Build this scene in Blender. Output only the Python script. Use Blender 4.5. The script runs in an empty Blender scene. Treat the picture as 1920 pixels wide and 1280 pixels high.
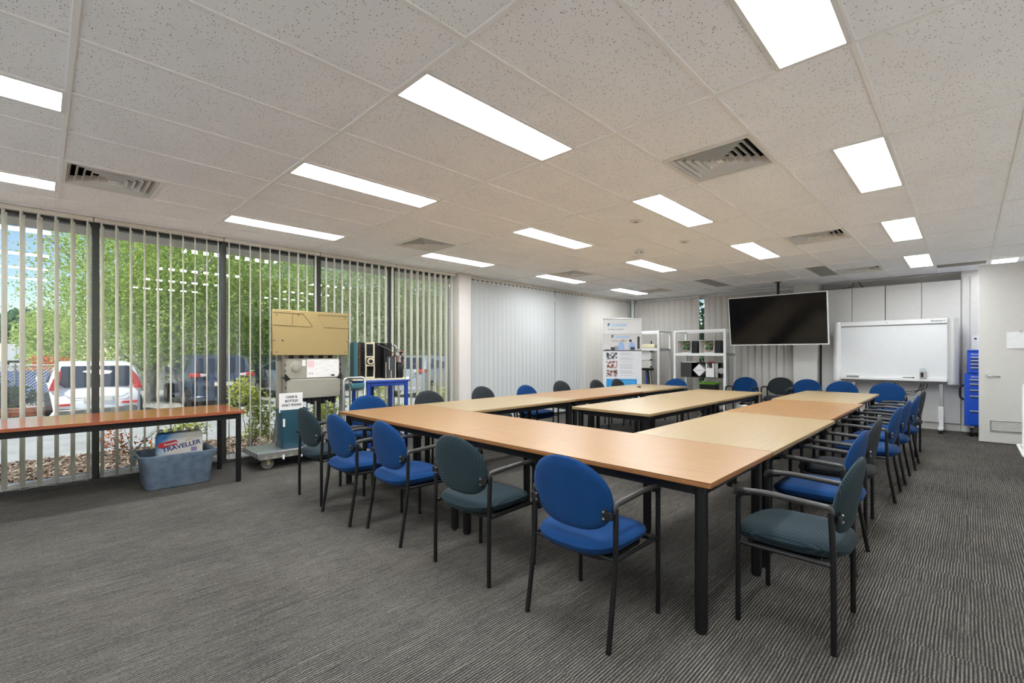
import bpy, bmesh, math, random
from mathutils import Vector, Matrix
R = math.radians
scene = bpy.context.scene
col = scene.collection
random.seed(7)

# ------------------------------------------------------------------ camera, sky, sun, exposure
CAM_H = 1.300
cam_d = bpy.data.cameras.new('camera')
cam_d.sensor_width = 36.0
cam_d.lens = 868.0 / 1920.0 * 36.0
cam_d.shift_y = 22.8 / 1920.0
cam_d.clip_start = 0.05
cam_d.clip_end = 500
cam = bpy.data.objects.new('camera', cam_d)
col.objects.link(cam)
cam.location = (0, 0, CAM_H)
cam.rotation_euler = (R(90), 0, R(44.527 - 90))
scene.camera = cam

world = bpy.data.worlds.new('world')
scene.world = world
world.use_nodes = True
wn = world.node_tree.nodes
wl = world.node_tree.links
bg = wn.get('Background') or wn.new('ShaderNodeBackground')
sky = wn.new('ShaderNodeTexSky')
sky.sky_type = 'NISHITA'
sky.sun_disc = False
sky.sun_elevation = R(52)
sky.sun_rotation = R(200)
sky.air_density = 1.0
sky.dust_density = 0.2
sky.ozone_density = 1.6
wl.new(sky.outputs['Color'], bg.inputs['Color'])
bg.inputs['Strength'].default_value = 0.15

sun_d = bpy.data.lights.new('sun', 'SUN')
sun_d.energy = 6.2
sun_d.angle = R(0.6)
sun_d.color = (1.0, 0.95, 0.87)
sun = bpy.data.objects.new('sun', sun_d)
col.objects.link(sun)
sun.location = (-5, -8, 14)
sun.rotation_euler = Vector((0.55, 0.22, -0.80)).to_track_quat('-Z', 'Y').to_euler()

vs = scene.view_settings
vs.view_transform = 'Standard'
vs.look = 'None'
vs.gamma = 1.0
vs.use_curve_mapping = False
vs.exposure = 0.22
LAMP = 33.0
scene.cycles.max_bounces = 12
scene.cycles.diffuse_bounces = 8
scene.cycles.transparent_max_bounces = 24
scene.cycles.sample_clamp_indirect = 8.0

# ------------------------------------------------------------------ materials
def lin(c):
    def f(v):
        v /= 255.0
        return v / 12.92 if v <= 0.04045 else ((v + 0.055) / 1.055) ** 2.4
    return (f(c[0]), f(c[1]), f(c[2]), 1.0)

class NT:
    def __init__(s, name):
        s.m = bpy.data.materials.new(name)
        s.m.use_nodes = True
        s.t = s.m.node_tree
        s.n = s.t.nodes
        s.p = s.n['Principled BSDF']
        s.out = s.n['Material Output']
    def node(s, typ, **kw):
        n = s.n.new(typ)
        for k, v in kw.items():
            if k in n.inputs.keys() if hasattr(n.inputs, 'keys') else False:
                n.inputs[k].default_value = v
            else:
                setattr(n, k, v)
        return n
    def link(s, a, b):
        s.t.links.new(a, b)
    def math(s, op, a, b=None, c=None):
        n = s.n.new('ShaderNodeMath')
        n.operation = op
        for i, v in enumerate((a, b, c)):
            if v is None:
                continue
            if isinstance(v, (int, float)):
                n.inputs[i].default_value = v
            else:
                s.link(v, n.inputs[i])
        return n.outputs[0]
    def coords(s, kind='Object', scale=(1, 1, 1)):
        tc = s.n.new('ShaderNodeTexCoord') if kind != 'Position' else s.n.new('ShaderNodeNewGeometry')
        mp = s.n.new('ShaderNodeMapping')
        mp.inputs['Scale'].default_value = scale
        s.link(tc.outputs[kind], mp.inputs['Vector'])
        return mp.outputs['Vector']
    def noise(s, vec, scale, detail=3, rough=0.55):
        n = s.n.new('ShaderNodeTexNoise')
        n.inputs['Scale'].default_value = scale
        n.inputs['Detail'].default_value = detail
        n.inputs['Roughness'].default_value = rough
        if vec is not None:
            s.link(vec, n.inputs['Vector'])
        return n.outputs['Fac']
    def ramp(s, fac, stops):
        n = s.n.new('ShaderNodeValToRGB')
        el = n.color_ramp.elements
        while len(el) < len(stops):
            el.new(0.5)
        for e, (p, c) in zip(el, stops):
            e.position = p
            e.color = c
        s.link(fac, n.inputs['Fac'])
        return n.outputs['Color']
    def bump(s, h, strength=0.2, dist=0.002):
        n = s.n.new('ShaderNodeBump')
        n.inputs['Strength'].default_value = strength
        n.inputs['Distance'].default_value = dist
        s.link(h, n.inputs['Height'])
        s.link(n.outputs['Normal'], s.p.inputs['Normal'])

MATS = {}
def M(name, rgb, rough=0.5, metal=0.0, var=0.02, scale=12.0, bump=0.0, spec=0.5):
    """plain procedural material: base colour with faint noise variation"""
    if name in MATS:
        return MATS[name]
    t = NT(name)
    c = lin(rgb)
    v = t.coords('Object')
    f = t.noise(v, scale, 4)
    lo = tuple(max(0, x * (1 - var)) for x in c[:3]) + (1,)
    hi = tuple(min(1, x * (1 + var)) for x in c[:3]) + (1,)
    t.link(t.ramp(f, [(0.3, lo), (0.7, hi)]), t.p.inputs['Base Color'])
    t.p.inputs['Roughness'].default_value = rough
    t.p.inputs['Metallic'].default_value = metal
    t.p.inputs['Specular IOR Level'].default_value = spec
    if bump:
        t.bump(t.noise(v, scale * 6, 3), bump, 0.002)
    MATS[name] = t.m
    return t.m

def emis(name, rgb, strength):
    t = NT(name)
    e = t.node('ShaderNodeEmission')
    e.inputs['Color'].default_value = lin(rgb)
    e.inputs['Strength'].default_value = strength
    t.link(e.outputs[0], t.out.inputs['Surface'])
    return t.m

def wood(name, c0, c1, rough=0.36):
    t = NT(name)
    v = t.coords('Object', (1.6, 22, 22))
    f = t.noise(v, 2.2, 5, 0.6)
    v2 = t.coords('Object', (3, 60, 60))
    g = t.noise(v2, 2.0, 3)
    h = t.math('ADD', t.math('MULTIPLY', f, 0.8), t.math('MULTIPLY', g, 0.2))
    t.link(t.ramp(h, [(0.35, lin(c0)), (0.65, lin(c1))]), t.p.inputs['Base Color'])
    t.p.inputs['Roughness'].default_value = rough
    t.p.inputs['Specular IOR Level'].default_value = 0.42
    return t.m

def fabric(name, c0, c1, dots=False):
    t = NT(name)
    v = t.coords('Object')
    if dots:
        sep = t.node('ShaderNodeSeparateXYZ')
        t.link(v, sep.inputs[0])
        yz = t.math('ADD', sep.outputs['Y'], sep.outputs['Z'])
        k = 2 * math.pi / 0.026
        a = t.math('SINE', t.math('MULTIPLY', t.math('ADD', sep.outputs['X'], yz), k))
        b = t.math('SINE', t.math('MULTIPLY', t.math('SUBTRACT', sep.outputs['X'], yz), k))
        f = t.math('MULTIPLY_ADD', t.math('MULTIPLY', a, b), 0.5, 0.5)
        f = t.math('ADD', t.math('MULTIPLY', f, 0.75), t.math('MULTIPLY', t.noise(v, 260, 2), 0.35))
        t.link(t.ramp(f, [(0.35, lin(c0)), (0.9, lin(c1))]), t.p.inputs['Base Color'])
    else:
        f = t.noise(v, 420, 2)
        g = t.noise(v, 6, 3)
        h = t.math('ADD', t.math('MULTIPLY', f, 0.6), t.math('MULTIPLY', g, 0.4))
        t.link(t.ramp(h, [(0.3, lin(c0)), (0.7, lin(c1))]), t.p.inputs['Base Color'])
    t.p.inputs['Roughness'].default_value = 0.9
    t.p.inputs['Specular IOR Level'].default_value = 0.2
    t.p.inputs['Sheen Weight'].default_value = 0.03
    t.p.inputs['Sheen Roughness'].default_value = 0.5
    t.bump(t.noise(v, 500, 2), 0.25, 0.001)
    return t.m

def carpet_mat():
    t = NT('ribbed carpet')
    v = t.coords('Position')
    sep = t.node('ShaderNodeSeparateXYZ')
    t.link(v, sep.inputs[0])
    X, Y = sep.outputs['X'], sep.outputs['Y']
    tx = t.math('FLOOR', t.math('DIVIDE', X, 0.25))
    ty = t.math('FLOOR', t.math('DIVIDE', Y, 0.50))
    cv = t.node('ShaderNodeCombineXYZ')
    t.link(tx, cv.inputs[0]); t.link(ty, cv.inputs[1])
    wn_ = t.node('ShaderNodeTexWhiteNoise')
    wn_.noise_dimensions = '2D'
    t.link(cv.outputs[0], wn_.inputs['Vector'])
    off = t.math('MULTIPLY', wn_.outputs['Value'], 0.016)
    ys = t.math('ADD', Y, off)
    rib = t.math('MULTIPLY_ADD', t.math('SINE', t.math('MULTIPLY', ys, 2 * math.pi / 0.0135)), 0.5, 0.5)
    s1 = t.coords('Position', (1.3, 60, 1))
    streak = t.noise(s1, 1.6, 4, 0.6)
    s2 = t.coords('Position', (10, 150, 1))
    fine = t.noise(s2, 1.0, 2)
    spk = t.noise(v, 320, 2, 0.7)
    cloud = t.noise(v, 1.1, 2)
    brk = t.noise(t.coords('Position', (9, 45, 1)), 1.0, 3, 0.6)
    patch = t.noise(t.coords('Position', (2.2, 7, 1)), 1.0, 2)
    amp = t.math('MULTIPLY', t.math('MULTIPLY_ADD', brk, 1.1, 0.0), t.math('MULTIPLY_ADD', patch, 1.3, 0.1))
    h = t.math('MULTIPLY', t.math('MULTIPLY', t.math('SUBTRACT', rib, 0.5), amp), 0.62)
    spk2 = t.noise(t.coords('Position', (70, 130, 1)), 1.0, 2, 0.7)
    h = t.math('ADD', h, t.math('MULTIPLY', streak, 0.26))
    h = t.math('ADD', h, t.math('MULTIPLY', fine, 0.26))
    h = t.math('ADD', h, t.math('MULTIPLY', spk, 0.50))
    h = t.math('ADD', h, t.math('MULTIPLY', spk2, 0.36))
    h = t.math('ADD', h, t.math('MULTIPLY', cloud, 0.12))
    h = t.math('ADD', h, t.math('MULTIPLY', wn_.outputs['Value'], 0.015))
    t.link(t.ramp(h, [(0.46, lin((18, 17, 16))), (0.74, lin((64, 61, 57))), (1.0, lin((134, 129, 120)))]), t.p.inputs['Base Color'])
    t.p.inputs['Roughness'].default_value = 0.95
    t.p.inputs['Specular IOR Level'].default_value = 0.12
    t.bump(t.math('ADD', rib, spk), 0.5, 0.004)
    return t.m

def tile_mat():
    t = NT('fissured ceiling tile')
    v = t.coords('Position')
    vo = t.node('ShaderNodeTexVoronoi')
    vo.inputs['Scale'].default_value = 92
    t.link(v, vo.inputs['Vector'])
    rnd = t.node('ShaderNodeSeparateColor')
    t.link(vo.outputs['Color'], rnd.inputs[0])
    thr = t.math('MULTIPLY_ADD', rnd.outputs['Red'], 0.40, -0.10)
    hole = t.math('LESS_THAN', vo.outputs['Distance'], thr)
    big = t.noise(v, 2.2, 3)
    base = t.ramp(big, [(0.3, lin((243, 243, 244))), (0.7, lin((249, 249, 249)))])
    mx = t.node('ShaderNodeMix')
    mx.data_type = 'RGBA'
    t.link(hole, mx.inputs['Factor'])
    t.link(base, mx.inputs['A'])
    mx.inputs['B'].default_value = lin((140, 134, 126))
    t.link(mx.outputs['Result'], t.p.inputs['Base Color'])
    t.p.inputs['Roughness'].default_value = 0.95
    t.p.inputs['Specular IOR Level'].default_value = 0.1
    return t.m

def slat_mat(name, c, trans=0.35):
    t = NT(name)
    v = t.coords('Object', (1, 1, 0.02))
    f = t.noise(v, 700, 2)
    cc = t.ramp(f, [(0.3, lin(tuple(x * 0.96 for x in c))), (0.7, lin(c))])
    d = t.node('ShaderNodeBsdfDiffuse')
    tr = t.node('ShaderNodeBsdfTranslucent')
    t.link(cc, d.inputs['Color'])
    t.link(cc, tr.inputs['Color'])
    mx = t.node('ShaderNodeMixShader')
    mx.inputs[0].default_value = trans
    t.link(d.outputs[0], mx.inputs[1])
    t.link(tr.outputs[0], mx.inputs[2])
    t.link(mx.outputs[0], t.out.inputs['Surface'])
    return t.m

def glass_mat(name, tint=(0.93, 0.96, 0.96), ior=1.5, gain=1.0):
    t = NT(name)
    tr = t.node('ShaderNodeBsdfTransparent')
    tr.inputs['Color'].default_value = (*tint, 1)
    gl = t.node('ShaderNodeBsdfGlossy')
    gl.inputs['Roughness'].default_value = 0.0
    fr = t.node('ShaderNodeFresnel')
    fr.inputs['IOR'].default_value = ior
    mx = t.node('ShaderNodeMixShader')
    t.link(t.math('MULTIPLY', fr.outputs[0], gain), mx.inputs[0])
    t.link(tr.outputs[0], mx.inputs[1])
    t.link(gl.outputs[0], mx.inputs[2])
    t.link(mx.outputs[0], t.out.inputs['Surface'])
    return t.m

def leaf_mat(name, stops, scale=1.3):
    t = NT(name)
    v = t.coords('Position')
    f = t.math('ADD', t.math('MULTIPLY', t.noise(v, scale, 3), 0.6), t.math('MULTIPLY', t.noise(v, 9, 2), 0.4))
    cc = t.ramp(f, [(p, lin(c)) for p, c in stops])
    d = t.node('ShaderNodeBsdfDiffuse')
    tr = t.node('ShaderNodeBsdfTranslucent')
    t.link(cc, d.inputs['Color']); t.link(cc, tr.inputs['Color'])
    mx = t.node('ShaderNodeMixShader')
    mx.inputs[0].default_value = 0.45
    t.link(d.outputs[0], mx.inputs[1]); t.link(tr.outputs[0], mx.inputs[2])
    t.link(mx.outputs[0], t.out.inputs['Surface'])
    return t.m

def two_tone(name, c0, c1, scale, vec=(1, 1, 1), rough=0.8, bump=0.0, kind='Position', lo=0.38, hi=0.62):
    t = NT(name)
    v = t.coords(kind, vec)
    f = t.noise(v, scale, 5, 0.65)
    t.link(t.ramp(f, [(lo, lin(c0)), (hi, lin(c1))]), t.p.inputs['Base Color'])
    t.p.inputs['Roughness'].default_value = rough
    t.p.inputs['Specular IOR Level'].default_value = 0.25
    if bump:
        t.bump(f, bump, 0.02)
    return t.m

m_carpet = carpet_mat()
m_tile = tile_mat()
m_tee = M('white grid', (240, 238, 235), 0.5)
m_lamp = emis('lit diffuser', (243, 249, 255), LAMP)
m_lamp_frame = M('troffer frame', (225, 223, 219), 0.45)
m_wall = M('painted wall', (240, 239, 236), 0.8)
m_col = M('beige column paint', (204, 197, 190), 0.7)
m_mull = M('dark bronze aluminium', (74, 74, 72), 0.45, 0.3)
m_sill = M('white sill', (226, 226, 224), 0.5)
m_rail = M('cream rail', (206, 198, 184), 0.5)
m_slat = slat_mat('cream blind fabric', (246, 244, 234), 0.36)
m_slat2 = slat_mat('white blind fabric', (224, 225, 223), 0.40)
m_slat3 = slat_mat('grey white blind fabric', (212, 207, 199), 0.12)
m_glass = glass_mat('window glass', gain=2.2)
m_clear = glass_mat('clear plastic', (0.9, 0.95, 0.97), 1.35)
m_black = M('black powder coat', (15, 15, 15), 0.45, 0.0, 0.1, spec=0.35)
m_blackp = M('black plastic', (17, 17, 18), 0.5, spec=0.35)
m_arm = M('grey arm plastic', (54, 52, 50), 0.34)
m_chrome = M('chrome', (200, 200, 200), 0.18, 1.0)
m_alu = M('brushed aluminium', (176, 176, 174), 0.35, 0.8)
m_white = M('white enamel', (222, 221, 218), 0.4)
m_offw = M('off white laminate', (202, 199, 192), 0.45)
m_panel = M('pale grey door', (206, 203, 198), 0.5)
m_wood_o = wood('orange beech laminate', (136, 99, 58), (153, 116, 73))
m_wood_p = wood('pale maple laminate', (143, 121, 85), (156, 135, 98))
m_wood_r = wood('cherry laminate', (146, 76, 48), (162, 92, 62), 0.12)
m_edge_o = M('beech edge strip', (140, 92, 50), 0.4)
m_edge_p = M('maple edge strip', (150, 124, 86), 0.4)
m_edge_r = M('cherry edge strip', (150, 80, 48), 0.4)
m_blue = fabric('blue upholstery', (6, 44, 88), (13, 62, 112))
m_teal = fabric('patterned teal upholstery', (21, 34, 39), (49, 65, 70), True)
m_dark = fabric('charcoal upholstery', (34, 38, 41), (48, 52, 55))
m_gold = M('tan painted steel', (150, 128, 80), 0.5)
m_greige = M('grey beige steel', (148, 143, 129), 0.45)
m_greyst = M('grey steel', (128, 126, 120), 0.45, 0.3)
m_bin = M('dark teal bin plastic', (40, 78, 92), 0.42)
m_tub = M('blue grey tub plastic', (74, 106, 138), 0.35)
m_paper = M('paper', (224, 220, 214), 0.8)
m_ink = M('black ink', (32, 32, 34), 0.8)
m_rubber = M('grey rubber', (92, 90, 86), 0.8)
m_zinc = M('zinc caster', (184, 172, 130), 0.4, 0.5)
m_bluest = M('blue painted steel', (22, 62, 150), 0.4)
m_toolb = M('bright blue enamel', (10, 72, 182), 0.3)
m_toolh = M('silver handle', (198, 200, 204), 0.3, 0.6)
m_cream = M('cream steel bracket', (206, 196, 166), 0.5)
m_coil = M('teal finned coil', (52, 102, 108), 0.5, 0.2, 0.2, 90)
m_copper = M('copper tube', (170, 110, 80), 0.35, 0.8)
m_red = M('red plastic', (186, 46, 40), 0.4)
m_pcb = M('green circuit board', (70, 112, 62), 0.5, 0, 0.4, 60)
m_green = M('lime green tray', (140, 200, 70), 0.5)

# ------------------------------------------------------------------ mesh helpers
class MB:
    def __init__(s):
        s.v = []
        s.f = []
    def add(s, vs_, fs):
        o = len(s.v)
        s.v += [tuple(p) for p in vs_]
        s.f += [tuple(i + o for i in f) for f in fs]
        return s
    def box(s, x0, x1, y0, y1, z0, z1):
        return s.add([(x0, y0, z0), (x1, y0, z0), (x1, y1, z0), (x0, y1, z0), (x0, y0, z1), (x1, y0, z1), (x1, y1, z1), (x0, y1, z1)],
                     [(0, 3, 2, 1), (4, 5, 6, 7), (0, 1, 5, 4), (1, 2, 6, 5), (2, 3, 7, 6), (3, 0, 4, 7)])
    def cbox(s, cx, cy, cz, sx, sy, sz):
        return s.box(cx - sx / 2, cx + sx / 2, cy - sy / 2, cy + sy / 2, cz - sz / 2, cz + sz / 2)
    def prism(s, poly, axis, d0, d1):
        """poly: 2d points; axis: 'x' (y,z), 'y' (x,z) or 'z' (x,y)"""
        def p3(a, b, d):
            return {'x': (d, a, b), 'y': (a, d, b), 'z': (a, b, d)}[axis]
        n = len(poly)
        v = [p3(a, b, d0) for a, b in poly] + [p3(a, b, d1) for a, b in poly]
        f = [tuple(range(n - 1, -1, -1)), tuple(range(n, 2 * n))]
        f += [(i, (i + 1) % n, n + (i + 1) % n, n + i) for i in range(n)]
        return s.add(v, f)
    def tube(s, pts, r, seg=8, flat=1.0, up=None):
        pts = [Vector(p) for p in pts]
        n = len(pts)
        rs = r if isinstance(r, (list, tuple)) else [r] * n
        tang = []
        for i in range(n):
            a = pts[max(i - 1, 0)]
            b = pts[min(i + 1, n - 1)]
            tang.append((b - a).normalized())
        ref = Vector(up) if up else (Vector((0, 0, 1)) if abs(tang[0].z) < 0.9 else Vector((1, 0, 0)))
        u = (ref - tang[0] * ref.dot(tang[0])).normalized()
        vv, ff = [], []
        for i in range(n):
            u = (u - tang[i] * u.dot(tang[i])).normalized()
            w = tang[i].cross(u)
            for k in range(seg):
                a = 2 * math.pi * k / seg
                vv.append(pts[i] + u * math.cos(a) * rs[i] * flat + w * math.sin(a) * rs[i])
        for i in range(n - 1):
            for k in range(seg):
                k2 = (k + 1) % seg
                ff.append((i * seg + k, i * seg + k2, (i + 1) * seg + k2, (i + 1) * seg + k))
        ff.append(tuple(range(seg - 1, -1, -1)))
        ff.append(tuple((n - 1) * seg + k for k in range(seg)))
        return s.add(vv, ff)
    def cyl(s, p0, p1, r0, r1=None, seg=16):
        return s.tube([p0, p1], [r0, r0 if r1 is None else r1], seg)
    def lathe(s, prof, seg=20, axis='z', c=(0, 0, 0)):
        vv, ff = [], []
        for r, h in prof:
            for k in range(seg):
                a = 2 * math.pi * k / seg
                x, y = r * math.cos(a), r * math.sin(a)
                p = {'z': (x, y, h), 'y': (x, h, y), 'x': (h, x, y)}[axis]
                vv.append((p[0] + c[0], p[1] + c[1], p[2] + c[2]))
        for i in range(len(prof) - 1):
            for k in range(seg):
                k2 = (k + 1) % seg
                ff.append((i * seg + k, i * seg + k2, (i + 1) * seg + k2, (i + 1) * seg + k))
        ff.append(tuple(range(seg - 1, -1, -1)))
        ff.append(tuple((len(prof) - 1) * seg + k for k in range(seg)))
        return s.add(vv, ff)
    def mesh(s, name, mat, bevel=0.0, smooth=True, seg=1):
        me = bpy.data.meshes.new(name)
        me.from_pydata(s.v, [], s.f)
        bm = bmesh.new()
        bm.from_mesh(me)
        bmesh.ops.recalc_face_normals(bm, faces=bm.faces)
        if bevel:
            ed = [e for e in bm.edges if len(e.link_faces) == 2 and e.calc_face_angle(0) > R(35)]
            bmesh.ops.bevel(bm, geom=ed, offset=bevel, segments=seg, profile=0.5, affect='EDGES', clamp_overlap=True)
        bm.to_mesh(me)
        bm.free()
        if smooth:
            me.shade_smooth()
            me.set_sharp_from_angle(angle=R(38))
        me.materials.append(mat)
        return me
    def build(s, name, mat, parent=None, bevel=0.0, smooth=True, seg=1, label=None):
        return put(name, s.mesh(name, mat, bevel, smooth, seg), parent, label)

def put(name, me, parent=None, label=None, loc=None, rot=None):
    o = bpy.data.objects.new(name, me)
    col.objects.link(o)
    if parent is not None:
        o.parent = parent
    if loc is not None:
        o.location = loc
    if rot is not None:
        o.rotation_euler = rot
    if label:
        o['label'] = label
    return o

def tag(o, label, cat, group=None):
    o['label'] = label
    o['category'] = cat
    if group:
        o['group'] = group
    return o

def struct(o, label=None):
    o['kind'] = 'structure'
    if label:
        o['label'] = label
    return o

def thing(name, label, cat, loc=(0, 0, 0), rz=0.0, group=None):
    o = bpy.data.objects.new(name, None)
    o.empty_display_size = 0.1
    col.objects.link(o)
    o.location = loc
    o.rotation_euler = (0, 0, R(rz))
    return tag(o, label, cat, group)

def copy_tree(o, parent=None):
    c = o.copy()
    col.objects.link(c)
    c.parent = parent
    for ch in list(o.children):
        copy_tree(ch, c)
    return c

def fillet(pts, r, n=4):
    pts = [Vector(p) for p in pts]
    out = [pts[0]]
    for i in range(1, len(pts) - 1):
        a, b, c = pts[i - 1], pts[i], pts[i + 1]
        d1, d2 = (a - b), (c - b)
        rr = min(r, d1.length * 0.48, d2.length * 0.48)
        p, q = b + d1.normalized() * rr, b + d2.normalized() * rr
        for k in range(n + 1):
            t = k / n
            out.append(p * (1 - t) ** 2 + b * 2 * t * (1 - t) + q * t * t)
    out.append(pts[-1])
    return out

def rrect(x0, x1, y0, y1, r, n=4):
    out = []
    for cx, cy, a0 in ((x1 - r, y0 + r, -90), (x1 - r, y1 - r, 0), (x0 + r, y1 - r, 90), (x0 + r, y0 + r, 180)):
        for k in range(n + 1):
            a = R(a0 + 90 * k / n)
            out.append((cx + r * math.cos(a), cy + r * math.sin(a)))
    return out

def text(body, size, mat, parent, loc, rot, shear=0.0, align='LEFT', ext=0.0006, name='lettering', sx=1.0, bold=0.0):
    cu = bpy.data.curves.new('txt', 'FONT')
    cu.body = body
    cu.size = size
    cu.shear = shear
    cu.align_x = align
    cu.align_y = 'CENTER'
    cu.extrude = ext
    cu.offset = bold
    cu.resolution_u = 3
    tmp = bpy.data.objects.new('txt', cu)
    col.objects.link(tmp)
    dg = bpy.context.evaluated_depsgraph_get()
    me = bpy.data.meshes.new_from_object(tmp.evaluated_get(dg))
    bpy.data.objects.remove(tmp)
    bpy.data.curves.remove(cu)
    me.materials.clear()
    me.materials.append(mat)
    o = put(name, me, parent, None, loc, rot)
    o.scale = (sx, 1, 1)
    return o

FACE_F = (R(90), 0, 0)     # print on a face that looks towards local -y

# ------------------------------------------------------------------ room shell
CEIL = 2.668
X0, X1 = -2.0, 10.90
Y0, Y1 = -1.06, 6.30
ZT = 2.86
fl = struct(MB().box(X0 - .1, 11.4, Y0 - .1, 6.34, -0.12, 0).build('floor', m_carpet, smooth=False), 'dark grey ribbed carpet tile floor')
ceil = struct(MB().box(X0 - .1, 11.4, Y0 - .1, 6.5, ZT, ZT + .12).build('ceiling', m_offw, smooth=False), 'suspended ceiling of fissured white tiles')
XL = [1.298 + 1.2 * i for i in range(-3, 9)]
YL = [0.3586 + 0.6 * j for j in range(-3, 11)]
lights = []
for x in (-1.102, 1.298, 3.698, 6.098):
    for y in (0.3586, 1.8586, 3.3586, 5.1586):
        lights.append((x, y, True))
lights += [(8.498, .3586, True), (8.498, 1.5586, False), (8.498, 3.3586, False), (8.498, 5.1586, True), (9.698, -.5414, True)]
vents = [(3.098, .9586), (.098, 4.5586), (3.098, 4.5586), (6.098, .9586), (6.098, 4.5586), (9.098, .9586), (9.098, 4.5586)]
holes = [(x, x + 1.2, y, y + .3) for x, y, _ in lights] + [(x, x + .6, y, y + .6) for x, y in vents]
slot = (9.75, 9.99, -.2, .345)
YC1 = 6.17
tile_cache = {}
def ceiling_tile(x0, x1, y0, y1):
    g = 0.002
    key = (round(x1 - x0, 3), round(y1 - y0, 3))
    if key not in tile_cache:
        w, d = key
        tile_cache[key] = MB().box(g, w - g, g, d - g, 0, .015).mesh('ceiling_tile', m_tile, 0.002, False)
    put('ceiling_tile', tile_cache[key], ceil, None, (x0, y0, CEIL + .004))
for i in range(len(XL) - 1):
    for j in range(len(YL) - 1):
        x0, x1 = max(XL[i], X0), min(XL[i + 1], X1)
        y0, y1 = max(YL[j], Y0), min(YL[j + 1], YC1)
        if x1 - x0 < .02 or y1 - y0 < .02:
            continue
        hs = [h for h in holes if h[0] >= XL[i] - .01 and h[1] <= XL[i + 1] + .01 and h[2] >= YL[j] - .01 and h[3] <= YL[j + 1] + .01]
        if not hs:
            ceiling_tile(x0, x1, y0, y1)
            continue
        h = hs[0]
        if h[3] - h[2] < .4:
            if h[2] - y0 > .05:
                ceiling_tile(x0, x1, y0, h[2])
            if y1 - h[3] > .05:
                ceiling_tile(x0, x1, h[3], y1)
        else:
            if h[0] - x0 > .05:
                ceiling_tile(x0, h[0], y0, y1)
            if x1 - h[1] > .05:
                ceiling_tile(h[1], x1, y0, y1)
for x in XL:
    if X0 < x < X1:
        MB().box(x - .012, x + .012, Y0, YC1, CEIL - .005, CEIL + .03).build('ceiling_tee', m_tee, ceil, 0.001, False)
for y in YL:
    if Y0 < y < YC1:
        MB().box(X0, X1, y - .0115, y + .0115, CEIL - .0035, CEIL + .03).build('ceiling_tee', m_tee, ceil, 0.001, False)
MB().box(X0, X1, YC1, YC1 + .06, CEIL - .014, CEIL + .05).build('edge_angle', m_sill, ceil, 0.002, False)
MB().box(X1 - .28, X1 - .24, 2.5, YC1, CEIL - .012, CEIL + .05).build('edge_angle', m_sill, ceil, 0.002, False)

struct(MB().box(X0 - .1, X0, Y0 - .1, 6.5, 0, ZT).build('wall_behind', m_wall, smooth=False), 'plain painted wall behind the viewpoint')
struct(MB().box(X0, 11.4, Y0 - .1, Y0, 0, ZT).build('wall_right', m_wall, smooth=False), 'plain painted wall beside the white door')
# window wall: column, header, sill strip
ww = struct(MB().box(4.95, 5.21, 6.12, 6.46, 0, ZT).build('wall_window_side', m_col, bevel=.004), 'beige painted column between the open and the closed blinds')
MB().box(X0, 10.6, 6.30, 6.46, 2.63, ZT).build('header', m_col, ww)
MB().box(X0, 4.95, 6.28, 6.44, -.3, 0.035).build('sill_curb', m_mull, ww)
MB().box(5.21, 10.6, 6.28, 6.44, -.3, 0.035).build('sill_curb', m_mull, ww)
MB().box(X0, -1.9, 6.30, 6.46, 0, 2.63).build('end_wall', m_wall, ww)
MB().box(10.55, 11.4, 6.25, 6.46, -.3, ZT).build('corner_pier', m_wall, ww)
MB().cyl((10.60, 6.10, 0), (10.60, 6.10, CEIL), .04, seg=14).build('corner_pipe', m_white, ww)
wb_ = struct(MB().box(10.95, 11.15, 2.10, 6.25, 2.60, ZT).build('wall_back', m_wall, smooth=False), 'back wall with closed blinds and white cupboards')
MB().box(10.95, 11.15, 2.10, 6.25, -.3, .05).build('sill_curb', m_wall, wb_)
MB().box(10.58, 11.15, 2.08, 2.49, 0, ZT).build('pillar', m_offw, wb_, .004)
MB().box(11.2, 11.3, 0.05, 2.10, 0, ZT).build('recess_panel', m_panel, wb_)
MB().box(10.78, 11.3, Y0, .075, 0, ZT).build('side_pier', m_panel, wb_, .003)
MB().box(10.765, 10.78, -.30, -.035, 0.12, 2.57).build('wall_panel', m_panel, wb_, .003)
MB().box(10.765, 10.78, -.025, .06, 0.12, 2.57).build('wall_panel', m_panel, wb_, .003)

# windows (frames and panes)
win_n = 0
def window(x0, x1, parent=None):
    global win_n
    win_n += 1
    w = bpy.data.objects.new('window_%d' % win_n, None)
    col.objects.link(w)
    w.location = (x0, 6.36, 0)
    struct(w, 'full height window pane with dark metal mullion')
    W = x1 - x0
    MB().box(0, .055, -.05, .07, .035, 2.63).build('mullion', m_mull, w, .003)
    MB().box(.055, W, -.035, .045, .035, .085).build('bottom_rail', m_sill, w, .003)
    MB().box(.055, W, -.035, .045, 2.59, 2.63).build('top_rail', m_mull, w, .003)
    MB().box(.055, W, -.003, .003, .085, 2.59).build('pane', m_glass, w, 0, False)
    return w
for a, b in ((-1.90, -.77), (-.77, .36), (.36, 1.495), (1.495, 2.63), (2.63, 3.775), (3.775, 4.93)):
    window(a, b)
for a, b in ((5.21, 6.55), (6.55, 7.9), (7.9, 9.25), (9.25, 10.55)):
    window(a, b)
def back_window(y0, y1):
    global win_n
    win_n += 1
    w = bpy.data.objects.new('window_%d' % win_n, None)
    col.objects.link(w)
    w.location = (11.05, y0, 0)
    struct(w, 'window pane behind the closed back blinds')
    W = y1 - y0
    MB().box(-.04, .04, 0, .055, .05, 2.6).build('mullion', m_mull, w, .003)
    MB().box(-.003, .003, .055, W, .05, 2.6).build('pane', m_glass, w, 0, False)
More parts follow.
